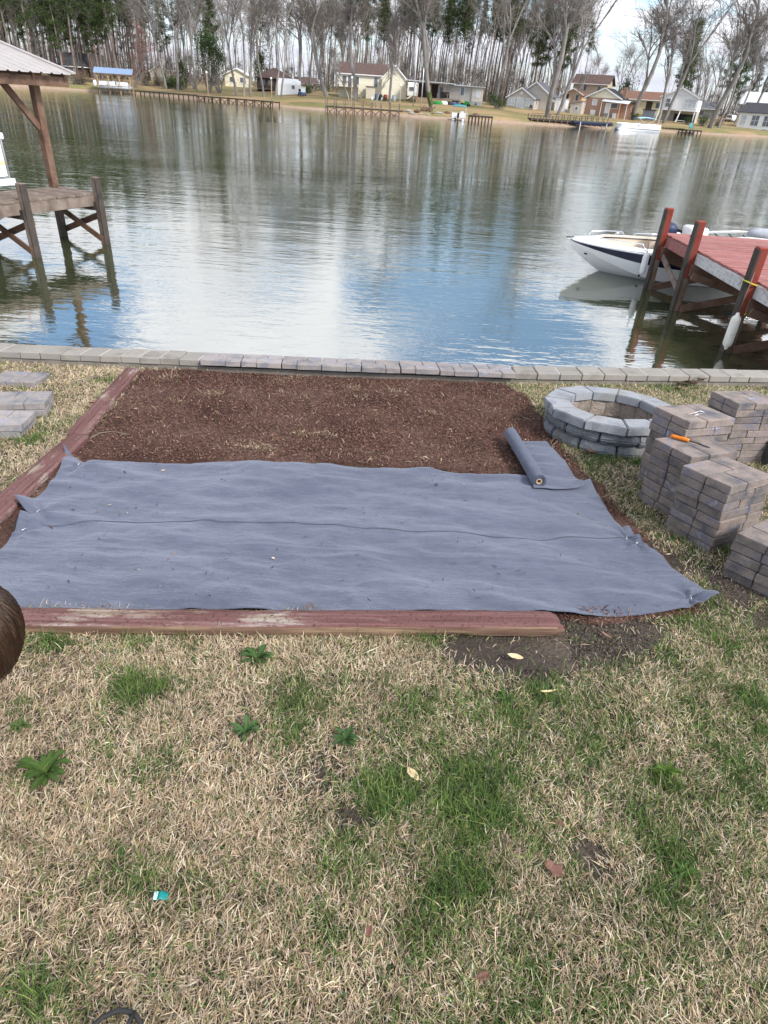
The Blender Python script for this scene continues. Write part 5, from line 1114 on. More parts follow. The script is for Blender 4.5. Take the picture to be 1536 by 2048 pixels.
    for px, d, lab in ((764, 22, 'white jug on the grass left of the red barrel'), (744, 23, 'white bucket beside the dark blue bin')):
        p = FP(px, d); tag(MB().lathe([(.18, -.1), (.24, .1), (.26, .5), (.12, .62), (.1, .7)], 10).build('white_bucket', 'dull_white', smooth=True), lab, 'bucket').location = p
    # camper behind the porch
    r = house('camper', 'white camper parked beside the covered porch', 'camper', 824, 36); MB().bx(-1.3, 1.3, 0, 6, .5, 3.3).build('body', 'siding_white', r, bevel=.25, seg=3); window(r, -.3, 1.6, 1.1, .8); 
    for y in (2.6, 3.6): o = MB().lathe([(.36, -.1), (.36, .1)], 14).build('wheel', 'black_rubber', r); o.location = (-1.2, y, .2); o.rotation_euler = (0, math.pi / 2, 0)
    # mobile home with covered deck
    r = house('mobile_home', 'grey mobile home with a long covered porch and deck', 'house', 893, 27, -4)
    MB().bx(-2.2, 5.6, 0, 5, .55, 3.4).build('wall', 'siding_grey', r); MB().bx(5.602, 8.0, -.3, 4.9, .55, 3.35).build('end_wall', 'siding_beige', r); MB().bx(-2.2, 7.95, -.25, 4.8, -.6, .549).build('skirting', 'shed_grey', r)
    MB().hexa([(-9.6, -3.4, 3.75), (1.5, -3.4, 3.55), (1.5, 5, 3.55), (-9.6, 5, 3.75), (-9.6, -3.4, 3.92), (1.5, -3.4, 3.72), (1.5, 5, 3.72), (-9.6, 5, 3.92)]).build('porch_roof', 'roof_white', r); MB().hexa([(1.3, -.8, 3.42), (8.4, -.8, 3.36), (8.4, 5.2, 3.36), (1.3, 5.2, 3.42), (1.3, -.8, 3.62), (8.4, -.8, 3.46), (8.4, 5.2, 3.46), (1.3, 5.2, 3.62)]).build('roof', 'roof_white', r)
    MB().bx(-6.8, 3., -3., -.26, .55, .75).build('deck_floor', 'wood_tan', r); MB().bx(-6.8, 1.4, -3.02, -2.98, -.6, .54).build('deck_skirt', 'wood_tan', r)
    for x in (-9.2, -6.6, -3.6, -.4): 
        post(r, x, -2.9, -.5, 3.62, .14, 'wood_tan')
        if x > -8: MB().beam((x, -2.9, 2.7), (x - .7, -2.9, 3.55), .1, .12).build('knee_brace', 'wood_tan', r)
    for x in (-2., -.9, .3, 1.6, 2.9): post(r, x, -2.95, .75, 1.65, .1, 'wood_tan', 'rail_post')
    MB().bx(-2., 2.95, -2.99, -2.91, 1.62, 1.72).build('hand_rail', 'wood_tan', r)
    for k in range(6): MB().bx(-8.6 + .33 * k, -8.3 + .33 * k, -3.6, -2.2, -.35 + .18 * k, -.29 + .18 * k).build('step', 'wood_tan', r)
    for y in (-3.6, -2.2): MB().beam((-8.8, y, .3), (-6.7, y, 1.6), .08, .14).build('stair_rail', 'dull_white', r)
    window(r, 3.4, 1.6, .8, 1.6); window(r, 7.0, 1.5, .9, 1.3, -.3, glass='glass_pale'); window(r, -1.4, 1.4, .8, 1.6); MB().bx(6.6, 6.9, -.36, -.26, .0, .3).build('skirt_vent', 'black', r); MB().bx(-6.8, -2.25, 1.2, 1.35, .76, 3.5).build('back_wall', 'brown_dark', r)
    for px, lab in ((884, 'dark grill on the porch deck of the mobile home'), (893, 'dark cabinet on the porch deck right of the grill')):
        p = FP(px, 24.6); b = thing('porch_cabinet', lab, 'cabinet', (p.x, p.y, p.z + 1.0), 0); MB().bx(-.5, .5, -.3, .3, 0, .95).build('box', 'black', b, bevel=.05); MB().bx(-.52, .52, -.32, .32, .955, 1.15).build('lid', 'black', b, bevel=.08)
    for px, mt, lab, w in ((898, 'black', 'black tarp covered pile below the mobile home deck', 1.0), (908, 'blue_bin', 'dark blue tote below the mobile home deck', .8), (888, 'siding_white', 'upturned white dinghy lying by the mossy tree', 1.2), (878, 'mower_green', 'pale green canoe lying on the grass by the mossy tree', 1.4)):
        p = FP(px, 20.5); m = MB(); m.lathe([(w * .9, -.3), (w, .1), (w * .8, .45), (w * .3, .62)], 14, (0, 0, 0), 1., .5); tag(m.build('yard_item', mt, smooth=True), lab, 'yard item').location = p
    r = house('cottage', 'beige cottage with white framed windows and two stepped gables', 'house', 1047, 28, -16)
    gable(r, -4.3, 2.4, 0, 4, 2.2, 1.9, 'siding_beige', 'roof_grey', True, .35); gable(r, -2.6, 5.2, 4.01, 11, 2.9, 2.6, 'siding_beige', 'roof_grey', True, .4)
    for x in (-3.2, 1.2): window(r, x, .55, 1.5, 1.5, mull=2, glass='glass_pale')
    window(r, -1.0, .1, 1.6, 2.0, mull=0, glass='glass_pale'); MB().lathe([(.25, -.02), (.25, .02)], 14).build('gable_vent', 'trim_white', r).matrix_local = Matrix.Translation((-.95, -.03, 3.1)) @ Matrix.Rotation(math.pi / 2, 4, 'X')
    window(r, 2., .8, .8, 1.2, 2.4, side=1); MB().bx(-4.6, 2.8, -1.6, -.02, -.5, -.1).build('deck_floor', 'wood_dark', r)
    for px, lab in ((1007, 'dark round patio chair left of the cottage door'), (1062, 'dark patio chair right of the cottage door')):
        p = FP(px, 25.8); b = thing('patio_chair', lab, 'chair', (p.x, p.y, p.z)); MB().bx(-.3, .3, -.3, .3, .36, .42).build('seat', 'wood_dark', b); MB().bx(-.3, .3, .26, .32, .42, .95).build('backrest', 'wood_dark', b)
        for sx in (-1, 1):
            for sy in (-1, 1): post(b, sx * .27, sy * .27, -.1, .36, .05, 'wood_dark', 'leg')
    r = house('garden_shed', 'white flat roofed shed right of the beige cottage', 'shed', 1119, 25, -15); MB().bx(-1.3, 1.3, 0, 2.6, -.4, 2.5).build('wall', 'siding_white', r); MB().bx(-1.45, 1.45, -.15, 2.75, 2.5, 2.62).build('roof', 'roof_white', r); door(r, 0, -.1, 1.1, 2.1)
    r = house('two_storey_house', 'tan two storey house with dark roof behind the cottages', 'house', 1168, 52, -12, 1.2); gable(r, -4.4, 5.2, 0, 8, 5.2, 2.0, 'siding_tan', 'roof_brown', False, .7); window(r, -1.0, 3.2, .8, 1.6); window(r, 3., 3.2, .9, 1.3)
    gable(r, -5.6, -.2, -5, -.01, 2.2, 1.3, 'peach', 'roof_rust', True, .5); window(r, -1.6, .7, .8, 1.4, -5.); MB().bx(-5.2, -4.0, -5.06, -5.003, 0, 2.1).build('doorway_shade', 'black', r)  # flat black panel paints the shade inside the doorway
    # brick house over a basement
    r = house('brick_house', 'brick house with cream gable, porch awnings and basement doors', 'house', 1207, 19, -14)
    W0, W1 = -4.6, 3.4
    MB().bx(W0, W1, 0, 8, -.6, 3.7).build('wall', 'brick_far', r); MB().bx(W1 + .002, 6.0, 1.6, 8, -.6, 3.0).build('side_wing', 'brick_far', r)
    xm = (W0 + W1) / 2; MB().extrude([(W0, 0, 3.702), (W1, 0, 3.702), (xm, 0, 5.6)], (0, 8, 0)).build('gable_wall', 'cream', r)
    for s in (-1, 1):
        e = xm + s * (4.0 + .5); q = MB().extrude([(e, -.5, 3.5), (xm, -.5, 5.62), (xm, -.5, 5.78), (e, -.5, 3.66)], (0, 9, 0)).build('roof', 'roof_dark', r); MB().beam((e, -.52, 3.55), (xm, -.52, 5.67), .05, .22).build('barge_board', 'trim_white', q)
    MB().bx(W1, 6.4, 1.0, 8.4, 3.02, 3.16).build('wing_roof', 'roof_dark', r); MB().bx(2.9, 3.7, 3., 3.8, 3.2, 6.1).build('chimney', 'brick_far', r)
    window(r, -2.6, 2.2, 1.0, 1.1, glass='glass_pale'); MB().bx(-3.2, -2.0, -.05, -.003, -.2, 1.2).build('basement_door', 'trim_white', r); MB().bx(2.2, 3.1, -.05, -.003, -.5, .8).build('basement_door', 'trim_white', r)
    MB().hexa([(-.6, -1.6, 3.0), (5.8, -1.6, 2.7), (5.8, 0, 3.3), (-.6, 0, 3.4), (-.6, -1.6, 3.1), (5.8, -1.6, 2.8), (5.8, 0, 3.4), (-.6, 0, 3.5)]).build('awning', 'roof_white', r); door(r, .6, .6, 1.0, 2.2); window(r, 2.2, 1.8, 1.6, .9)
    for k in range(6): MB().bx(-.1 + .12 * k, 1.2 + .12 * k, -1.6 + .24 * k, -1.36 + .24 * k, -.5, -.5 + .2 * (k + 1)).build('step', 'stone', r)
    for x in (-.5, 1.6, 5.5): post(r, x, -1.45, -.5, 2.8, .1, 'trim_white')
    r = house('garden_shed', 'brown lean-to shed at the left side of the brick house', 'shed', 1152, 21, -14); MB().hexa([(-1.5, 0, -.5), (1.2, 0, -.5), (1.2, 3, -.5), (-1.5, 3, -.5), (-1.5, 0, 2.0), (1.2, 0, 2.5), (1.2, 3, 2.5), (-1.5, 3, 2.0)]).build('wall', 'siding_beige', r); MB().hexa([(-1.7, -.2, 1.98), (1.3, -.2, 2.53), (1.3, 3.2, 2.53), (-1.7, 3.2, 1.98), (-1.7, -.2, 2.08), (1.3, -.2, 2.63), (1.3, 3.2, 2.63), (-1.7, 3.2, 2.08)]).build('roof', 'roof_grey', r); window(r, 0., .8, .6, .6)
    r = house('long_house', 'long yellow house with rust brown roof behind the brick house', 'house', 1275, 34, -6, .8); gable(r, -5.5, 6., 0, 7, 2.9, 1.6, 'siding_yellow', 'roof_rust', False, .6); MB().bx(1.6, 3.2, -.06, -.003, .3, 2.4).build('doorway_shade', 'brown_dark', r); window(r, -1.5, 1.0, 1.0, 1.2); window(r, 4.6, 1.0, 1.0, 1.2)  # dark doorway panel on the solid wall, interior shade put into its colour
    r = house('garden_shed', 'small blue grey shed left of the white stilt house', 'shed', 1296, 19, -6); MB().bx(-1.4, 1.4, 0, 2.4, -.4, 1.9).build('wall', 'shed_grey', r); MB().bx(-1.6, 1.6, -.2, 2.6, 1.9, 2.05).build('roof', 'roof_dark', r); door(r, .3, 0, .8, 1.7, 'shed_grey')
    # white house on stilts
    r = house('stilt_house', 'white gabled house raised on white posts above the shore', 'house', 1352, 17, -8, .1)
    gable(r, -4.6, 4.2, 0, 8, 5.0, 1.9, 'siding_white', 'roof_grey', True, .35, base=2.2); MB().bx(-4.55, 4.15, 3.2, 7.9, -.8, 2.19).build('lower_wall', 'siding_beige', r); MB().bx(-1., 4., 3.1, 3.19, -.4, 1.6).build('opening_shade', 'black', r)  # black sheet before the lower wall paints the shade of an opening
    for x in (-4.4, -1.9, .6, 4.0): MB().beam((x, .1, 2.2), (x - (.5 if x < 1 else 0), -.5 if x < 1 else .1, -.7), .22, .22).build('stilt', 'trim_white', r)
    window(r, 2.4, 2.9, 2.8, 1.7, mull=3, glass='glass_pale'); window(r, -2.8, 2.9, 1.0, 1.7, mull=1); door(r, -1.1, 2.4, .9, 2.1); p = FP(1361, 14.5)
    b = thing('garden_bench', 'pale bench in the shade under the stilt house', 'bench', p, face(p)); MB().bx(-1.2, 1.2, -.3, .3, .38, .48).build('seat', 'dull_white', b); MB().bx(-1.1, -1.0, -.28, .28, -.2, .38).build('leg', 'dull_white', b); MB().bx(1.0, 1.1, -.28, .28, -.2, .38).build('leg', 'dull_white', b)
    # right edge: white house with dark roof, paler roof behind
    r = house('lake_house', 'white house with dark roof and tall dark windows at the right edge', 'house', 1512, 11, -8)
    MB().bx(-4.4, 9, 0, 7, -.7, 3.5).build('wall', 'siding_white', r); MB().hexa([(-4.9, -.6, 3.4), (9.4, -.6, 3.4), (9.4, 4, 5.6), (-4.3, 4, 5.6), (-4.9, -.6, 3.55), (9.4, -.6, 3.55), (9.4, 4, 5.75), (-4.3, 4, 5.75)]).build('roof', 'roof_dark', r)
    window(r, -3.2, .7, 1.3, 2.1, mull=1, glass='glass_pale'); window(r, -.4, .7, 1.7, 2.2, mull=2); window(r, 2.4, .7, 1.7, 2.2, mull=2); window(r, 5., .7, 1.7, 2.2, mull=2)
    for k in range(4): MB().bx(1.8, 3.2, -1.2 + .3 * k, -.9 + .3 * k, -.7, -.5 + .18 * k).build('step', 'stone', r)
    r = house('lake_house', 'house with broad pale metal roof behind the right edge house', 'house', 1520, 26, -8); gable(r, -6, 9, 0, 9, 5.0, 2.6, 'siding_beige', 'roof_white', False, .8)
    r = house('long_house', 'low grey house half hidden behind the trees right of the stilt house', 'house', 1400, 48, -8); gable(r, -8, 4, 0, 8, 2.6, 1.8, 'siding_grey', 'roof_grey', False); window(r, -4, .9, 1.2, 1.1); window(r, 0, .9, 1.2, 1.1)
make_houses()

def make_vehicles():
    p = FP(1456, 27); r = thing('parked_van', 'white minivan parked on the slope behind the big leaning tree', 'van', (p.x, p.y, p.z + .02), face(p) + math.radians(-15))
    prof = [(-.9, .3), (-.95, .8), (-.9, 1.0), (-.72, 1.62), (-.6, 1.72), (.6, 1.72), (.72, 1.62), (.9, 1.0), (.95, .8), (.9, .3)]
    MB().extrude([(x, 0, z) for x, z in prof], (0, 4.3, 0)).build('body', 'gel_white', r, bevel=.08, seg=2); MB().hexa([(-.72, -.03, 1.02), (.72, -.03, 1.02), (.72, .02, 1.02), (-.72, .02, 1.02), (-.6, -.03, 1.58), (.6, -.03, 1.58), (.6, .02, 1.58), (-.6, .02, 1.58)]).build('rear_window', 'glass_far', r)
    for s in (-1, 1):
        MB().bx(s * .84 - .06, s * .84 + .06, -.035, .01, .75, 1.05).build('tail_light', 'decal_red', r)
        for y in (.8, 3.4): o = MB().lathe([(.2, -.1), (.33, -.1), (.33, .1), (.2, .1)], 16).build('wheel', 'black_rubber', r); o.location = (s * .86, y, .32); o.rotation_euler = (0, math.pi / 2, 0)
    MB().bx(-.9, .9, -.08, .0, .3, .55).build('bumper', 'black', r, bevel=.03)
    p = FP(604, 16.5); r = thing('golf_cart', 'small golf cart with roof parked at the right end of the white shed', 'golf cart', (p.x, p.y, p.z + .02), .5)
    MB().bx(-.6, .6, -1.1, 1.1, .25, .75).build('body', 'blue_bin', r, bevel=.1, seg=2); MB().bx(-.62, .62, -.9, .9, 1.75, 1.83).build('canopy', 'dull_white', r, bevel=.03); MB().bx(-.55, .55, -.05, .55, .76, .95).build('seat', 'black', r); MB().bx(-.55, .55, .5, .62, .96, 1.35).build('backrest', 'black', r); MB().hexa([(-.55, -.85, .76), (.55, -.85, .76), (.55, -.8, .76), (-.55, -.8, .76), (-.55, -.75, 1.74), (.55, -.75, 1.74), (.55, -.7, 1.74), (-.55, -.7, 1.74)]).build('windscreen', 'glass_pale', r)
    for sx in (-1, 1):
        for sy in (-1, 1): post(r, sx * .55, sy * .75, .76, 1.75, .05, 'alu'); o = MB().lathe([(.1, -.08), (.24, -.08), (.24, .08), (.1, .08)], 12).build('wheel', 'black_rubber', r); o.location = (sx * .58, sy * .75, .22); o.rotation_euler = (0, math.pi / 2, 0)
    p = FP(931, 19); r = thing('riding_mower', 'green riding mower with yellow seat in front of the mobile home', 'mower', (p.x, p.y, p.z + .02), 1.1)
    MB().hexa([(-.35, -1., .35), (.35, -1., .35), (.35, .1, .35), (-.35, .1, .35), (-.3, -.95, .85), (.3, -.95, .85), (.3, .1, .95), (-.3, .1, .95)]).build('hood', 'mower_green', r, bevel=.06); MB().bx(-.45, .45, .1, .9, .3, .55).build('body', 'mower_green', r, bevel=.04); MB().bx(-.27, .27, .35, .8, .56, .72).build('seat', 'mower_yellow', r, bevel=.05); MB().bx(-.27, .27, .74, .86, .73, 1.15).build('backrest', 'mower_yellow', r, bevel=.04); MB().bx(-.6, .6, -.5, .3, .12, .28).build('cutting_deck', 'mower_green', r, bevel=.04)
    for x, y, q in ((-.42, -.75, .2), (.42, -.75, .2), (-.48, .55, .3), (.48, .55, .3)): o = MB().lathe([(q * .5, -.1), (q, -.1), (q, .1), (q * .5, .1)], 14).build('wheel', 'black_rubber', r); o.location = (x, y, q); o.rotation_euler = (0, math.pi / 2, 0)
make_vehicles()

def simple_dock(name, label, px0, d0, px1, d1, w, zd, step, mt='wood_grey', pm='wood_dark', posts_up=0., braces=False, dark=True):
    a, b = FP(px0, d0), FP(px1, d1); d = Vector((b.x - a.x, b.y - a.y, 0)); L = d.length; r = thing(name, label, 'dock', (a.x, a.y, ZW), math.atan2(d.y, d.x))
    n = max(int(L / 1.2), 1)
    for i in range(n): MB().bx(L * i / n + .01, L * (i + 1) / n - .01, -w / 2, w / 2, zd - .08, zd).build('deck_panel', mt, r)
    for y in (-w / 2 + .06, w / 2 - .06): MB().bx(0, L, y - .04, y + .04, zd - .3, zd - .085).build('side_beam', pm, r)
    k = 0; x = .1
    while x < L:
        for y in (-w / 2, w / 2): MB().bx(x - .08, x + .08, y - .08, y + .08, -1.3, zd + (posts_up if (y < 0 or posts_up) else 0) * random.uniform(.7, 1.2)).build('piling', pm if not posts_up else 'wood_grey', r)
        if braces and x + step < L: MB().beam((x, -w / 2 - .06, zd - .3), (x + step * .55, -w / 2 - .06, .0), .06, .14).build('brace', 'wood_brown', r); MB().beam((x + step, -w / 2 - .06, zd - .3), (x + step * .45, -w / 2 - .06, .0), .06, .14).build('brace', 'wood_brown', r)
        x += step
    return r
def pontoon(name, label, loc, yaw, L, canopy, W=2.4, outboard=True):
    r = thing(name, label, 'boat', loc, yaw)
    for y in (-W / 2 + .35, W / 2 - .35): MB().tube([(0, y, .35), (.4, y, .18), (.9, y, .12), (L, y, .12)], [.06, .22, .30, .30], 12).build('float_tube', 'alu', r, smooth=True)
    MB().bx(.3, L + .1, -W / 2, W / 2, .45, .58).build('deck', 'dull_white', r)
    for y in (-W / 2 + .04, W / 2 - .04):
        for a, b in ((.8, L * .45), (L * .5, L - .1)): MB().bx(a, b, y - .02, y + .02, .64, 1.25).build('side_panel', 'gel_white', r)
        MB().tube([(.75, y, .58), (.75, y, 1.3), (L - .05, y, 1.3), (L - .05, y, .58)], .03, 6).build('rail', 'alu', r)
    MB().bx(.76, .80, -W / 2 + .06, W / 2 - .06, .64, 1.2).build('front_panel', 'gel_white', r); MB().bx(L - .12, L - .08, -W / 2 + .06, W / 2 - .06, .64, 1.2).build('rear_panel', 'gel_white', r)
    for y in (-W / 2 + .4, W / 2 - .4): MB().bx(1.2, L * .42, y - .28, y + .28, .6, 1.0).build('bench', 'vinyl_tan', r, bevel=.05); MB().bx(L * .6, L - .5, y - .28, y + .28, .6, 1.05).build('bench', 'vinyl_tan', r, bevel=.05)
    MB().bx(L * .5, L * .58, .1, .8, .58, 1.5).build('console', 'dull_white', r, bevel=.05)
    if canopy:
        x0, x1 = L * .45, L * .86; P = [[(x0 + (x1 - x0) * i / 8, y, 2.35 + .22 * math.sin(math.pi * i / 8) - .12 * (2 * y / W) ** 2) for i in range(9)] for y in np.linspace(-W / 2, W / 2, 7)]
        o = MB().grid(P).build('canopy', canopy, r, smooth=True); o.modifiers.new('t', 'SOLIDIFY').thickness = .05
        for y in (-W / 2, W / 2):
            for x in (x0, x1): MB().tube([((x0 + x1) / 2 + (.1 if x == x1 else -.1), y, 1.28), (x, y, 2.28)], .03, 6).build('canopy_frame', 'alu', r)
    if outboard: MB().bx(L + .15, L + .55, -.2, .2, .5, 1.25).build('outboard_cowl', 'black', r, bevel=.1, seg=2); MB().bx(L + .2, L + .42, -.08, .08, -.3, .5).build('outboard_leg', 'black', r)
    return r
def make_far_docks():
    # blue roofed boathouse with a pontoon boat hoisted inside
    a, b = FP(193, -3.5), FP(262, -4.5); d = Vector((b.x - a.x, b.y - a.y, 0)); L = d.length; yaw = math.atan2(d.y, d.x)
    r = thing('boathouse', 'open boathouse with blue metal roof on the far left shore', 'boathouse', (a.x, a.y, ZW), yaw)
    for s, (y0, y1) in ((-1, (-.7, 1.7)), (1, (4.1, 1.7))):
        n = 14
        for i in range(n): MB().extrude([(-.5 + (L + 1) * i / n + .012, y0, 3.9), (-.5 + (L + 1) * i / n + .012, y1, 5.0), (-.5 + (L + 1) * i / n + .012, y1, 5.06), (-.5 + (L + 1) * i / n + .012, y0, 3.96)], ((L + 1) / n - .024, 0, 0)).build('roof_sheet', 'blue_roof', r)
        MB().extrude([(-.5, y0 + s * -.02, 3.85), (-.5, y1, 4.94), (-.5, y1, 4.97), (-.5, y0, 3.88)], (L + 1, 0, 0)).build('roof_deck', 'wood_tan', r)
    for x in np.linspace(.2, L - .2, 4):
        for y in (-.2, 3.6):
            post(r, x, y, -1.5, 3.86, .2, 'wood_tan')
            for s in (-1, 1): MB().beam((x, y, 3.1), (x + s * .7, y, 3.8), .1, .12).build('knee_brace', 'wood_tan', r)
    for y in (-.2, 3.6): MB().bx(-.3, L + .3, y - .08, y + .08, 3.72, 3.9).build('roof_beam', 'wood_tan', r)
    MB().bx(0, L, 3.7, 4.7, .9, 1.0).build('walkway', 'wood_grey', r)
    for x in np.linspace(.1, L - .1, 9): post(r, x, -.45, -1.3, .95, .16, 'wood_dark', 'piling'); MB().bx(x - .35, x + .35, -.55, -.35, .6, .85).build('bearer', 'wood_dark', r)
    MB().bx(0, L, -.52, -.38, .86, .96).build('lift_beam', 'wood_dark', r)
    v = Vector((a.x, a.y, ZW + 1.05)) + rz3(yaw) @ Vector((L * .98, 1.6, 0)); pontoon('pontoon_boat', 'white pontoon boat hoisted in the blue roofed boathouse', v, yaw + math.pi, L * .95, None)
    v = Vector((a.x, a.y, ZW + 1.2)) + rz3(yaw) @ Vector((-.55, .3, 0)); o = MB().lathe([(.1, 0), (.38, .1), (.45, .6), (.42, 1.0), (.2, 1.25)], 12).build('outboard_cover', 'dull_white', smooth=True); o.location = v; tag(o, 'white shrouded outboard motor at the left end of the boathouse', 'outboard motor')
    simple_dock('boardwalk', 'long low boardwalk on dark pilings right of the blue boathouse', 272, -3.6, 402, -3.0, 1.6, .95, 3.3)
    simple_dock('boardwalk', 'pale boardwalk with cross braces between the two light poles', 398, -5.5, 552, -1.5, 2.0, .95, 2.6, 'wood_tan', braces=True)
    simple_dock('broken_dock', 'old dock on crooked braced pilings below the cream house', 652, -4.5, 802, -1.2, 2.2, 1.0, 1.75, posts_up=1.0, braces=True)
    simple_dock('small_dock', 'short dark dock beside the teal topped pontoon boat', 940, -2.2, 989, -3.0, 2.6, 1.05, .62)
    r = simple_dock('shore_rail', 'low dark railing walkway along the bank below the beige cottage', 1062, 2.4, 1226, 1.4, 1.2, 1.1, 1.5, 'wood_dark', 'wood_dark', posts_up=.8)
    for z in (1.55, 1.9): MB().bx(0, 17., -.68, -.6, z, z + .08).build('hand_rail', 'wood_dark', r)
    simple_dock('small_dock', 'tiny dock with a teal chair near the right end of the far shore', 1372, -1.0, 1402, -.6, 2.2, .75, 1.2, 'wood_dark')
    simple_dock('shore_wall', 'dark timber edging along the bank between the boat and the tiny dock', 1330, 2.2, 1372, 2.0, .5, .85, 1.0, 'wood_brown')
    p = FP(1388, -.8); b = thing('garden_chair', 'teal garden chair on the tiny far dock', 'chair', (p.x, p.y, ZW + .76), .2)
    MB().bx(-.4, .4, -.35, .3, .36, .42).build('seat', 'teal_canvas', b); MB().hexa([(-.4, .25, .42), (.4, .25, .42), (.4, .31, .42), (-.4, .31, .42), (-.36, .55, 1.15), (.36, .55, 1.15), (.36, .61, 1.15), (-.36, .61, 1.15)]).build('backrest', 'teal_canvas', b)
    for sx in (-1, 1):
        for sy in (-1, 1): post(b, sx * .36, sy * .28, 0, .36, .06, 'teal_canvas', 'leg')
        MB().bx(sx * .44 - .06, sx * .44 + .06, -.35, .35, .60, .64).build('arm_rest', 'teal_canvas', b)
    # boat lift with a dark boat
    p = FP(1190, -1.0); r = thing('boat_lift', 'dark skiff on a low cradle lift below the brick house', 'boat lift', (p.x, p.y, ZW), .12)
    MB().hexa([(-4., -.5, .55), (4., -.5, .55), (4., .5, .55), (-4., .5, .55), (-4.5, -.9, 1.05), (4.2, -.9, 1.05), (4.2, .9, 1.05), (-4.5, .9, 1.05)]).build('skiff', 'navy_cover', r, bevel=.08); MB().bx(-4., 4., -.7, .7, 1.06, 1.14).build('cover', 'roof_dark', r)
    for x in (-3., 2.6): 
        MB().beam((x, -1.2, -1), (x, -1.2, 1.0), .14, .14).build('lift_post', 'alu', r); MB().beam((x, 1.2, -1), (x, 1.2, 1.0), .14, .14).build('lift_post', 'alu', r); MB().beam((x, -1.2, .5), (x, 1.2, .5), .14, .12).build('cradle_beam', 'alu', r)
    a = [(3.2 + .75 * math.cos(t), -1.3, .55 + .75 * math.sin(t)) for t in np.linspace(0, 2 * math.pi, 22)]; MB().tube(a, .06, 6).build('lift_wheel', 'wood_grey', r, smooth=True)
    p = FP(926, -4.2); pontoon('pontoon_boat', 'pontoon boat with teal canopy seen from behind on the far shore', (p.x, p.y + 5.0, ZW), math.radians(-97), 5.2, 'teal_canvas')
    p = FP(1236, -3.6); pontoon('pontoon_boat', 'white pontoon boat with pale blue canopy at right on the far shore', (p.x, p.y, ZW), math.radians(12), 9.6, 'blue_canvas')
    for px, d, h, lab in ((415, -5., 5.4, 'pale lamp pole standing at the left end of the braced boardwalk'), (543, 1.5, 4.6, 'pale lamp pole at the right end of the braced boardwalk'), (703, 1.0, 5.6, 'pale wooden pole beside the broken dock'), (800, 3.5, 4.2, 'thin pale pole at the right end of the broken dock'), (827, 12, 13., 'tall pale flag pole beside the covered porch'), (843, 14, 9., 'thin dark pole in front of the covered porch')):
        p = FP(px, d); r = thing('light_pole', lab, 'pole', (p.x, p.y, max(p.z, ZW) - .3)); MB().tube([(0, 0, -1.2), (0, 0, h)], [.11, .08], 8).build('shaft', 'wood_tan' if h < 6 else 'alu', r, smooth=True)
        MB().lathe([(.1, h - .05), (.22, h + .05), (.2, h + .28), (.05, h + .36)], 10).build('lamp_head' if h < 6 else 'cap', 'dull_white', r)
    for k, (px, d) in enumerate(((846, 4), (851, 3.6), (857, 3.8), (863, 3.2))):
        p = FP(px, d); m = MB(); 
        for i in range(7): a = random.uniform(0, 3.1); q = Vector((math.cos(a), math.sin(a) * .6, random.uniform(-.1, .5))) * random.uniform(.6, 1.3); m.tube([Vector((0, 0, .2)) - q * .6, q + Vector((0, 0, .5))], [.10, .04], 5)
        o = m.build('brush_pile', 'wood_brown'); o.location = p; tag(o, 'heap of dead brown branches on the far bank left of the teal boat', 'branch pile', 'branch heaps on the far bank')
    for k in range(16):
        p = FP(806 + k * 10 + random.uniform(-4, 4), 2.2 + random.uniform(-.5, .6)); r_ = random.uniform(.25, .6); m = MB()
        m.lathe([(r_ * .6, -.2), (r_, .05), (r_ * .8, r_ * .5), (r_ * .2, r_ * .75)], 8, (0, 0, 0), 1.3, .8); o = m.build('shore_rock', 'stone' if k % 3 else 'wood_brown'); o.location = p; tag(o, 'grey rock along the far shore between the broken dock and teal boat', 'rock', 'rocks along the far shore')
make_far_docks()
# ------------------------------------------------------------------ trees of the far bank
class Arr:
    """tubes gathered as arrays"""
    def __init__(s): s.V = []; s.F = []; s.n = 0
    def tube(s, pts, rad, n):
        pts = np.asarray(pts, float); k = len(pts); d = np.gradient(pts, axis=0); d /= np.linalg.norm(d, axis=1, keepdims=True) + 1e-9
        ref = np.array([.31, .95, .05]) if abs(d[0, 1]) < .8 else np.array([1., .1, 0]); r = np.cross(d, ref); r /= np.linalg.norm(r, axis=1, keepdims=True) + 1e-9; q = np.cross(d, r)
        a = np.arange(n) * 2 * np.pi / n; V = pts[:, None] + (r[:, None] * np.cos(a)[None, :, None] + q[:, None] * np.sin(a)[None, :, None]) * np.asarray(rad)[:, None, None]
        i = np.arange(k - 1)[:, None] * n; j = np.arange(n)[None]; j2 = (j + 1) % n
        s.F.append(np.stack([i + j, i + j2, i + n + j2, i + n + j], -1).reshape(-1, 4) + s.n); s.V.append(V.reshape(-1, 3)); s.n += k * n
    def mesh(s, name, m, smooth=True): return np_mesh(name, np.concatenate(s.V), np.concatenate(s.F), m, smooth=smooth)
def bend_line(R, a, d, L, k, wob, up=0.):
    pts = [np.array(a)]; d = np.array(d, float)
    for i in range(k): d = d + R.normal(0, wob, 3) + np.array([0, 0, up]); d /= np.linalg.norm(d); pts.append(pts[-1] + d * L / k)
    return pts, d
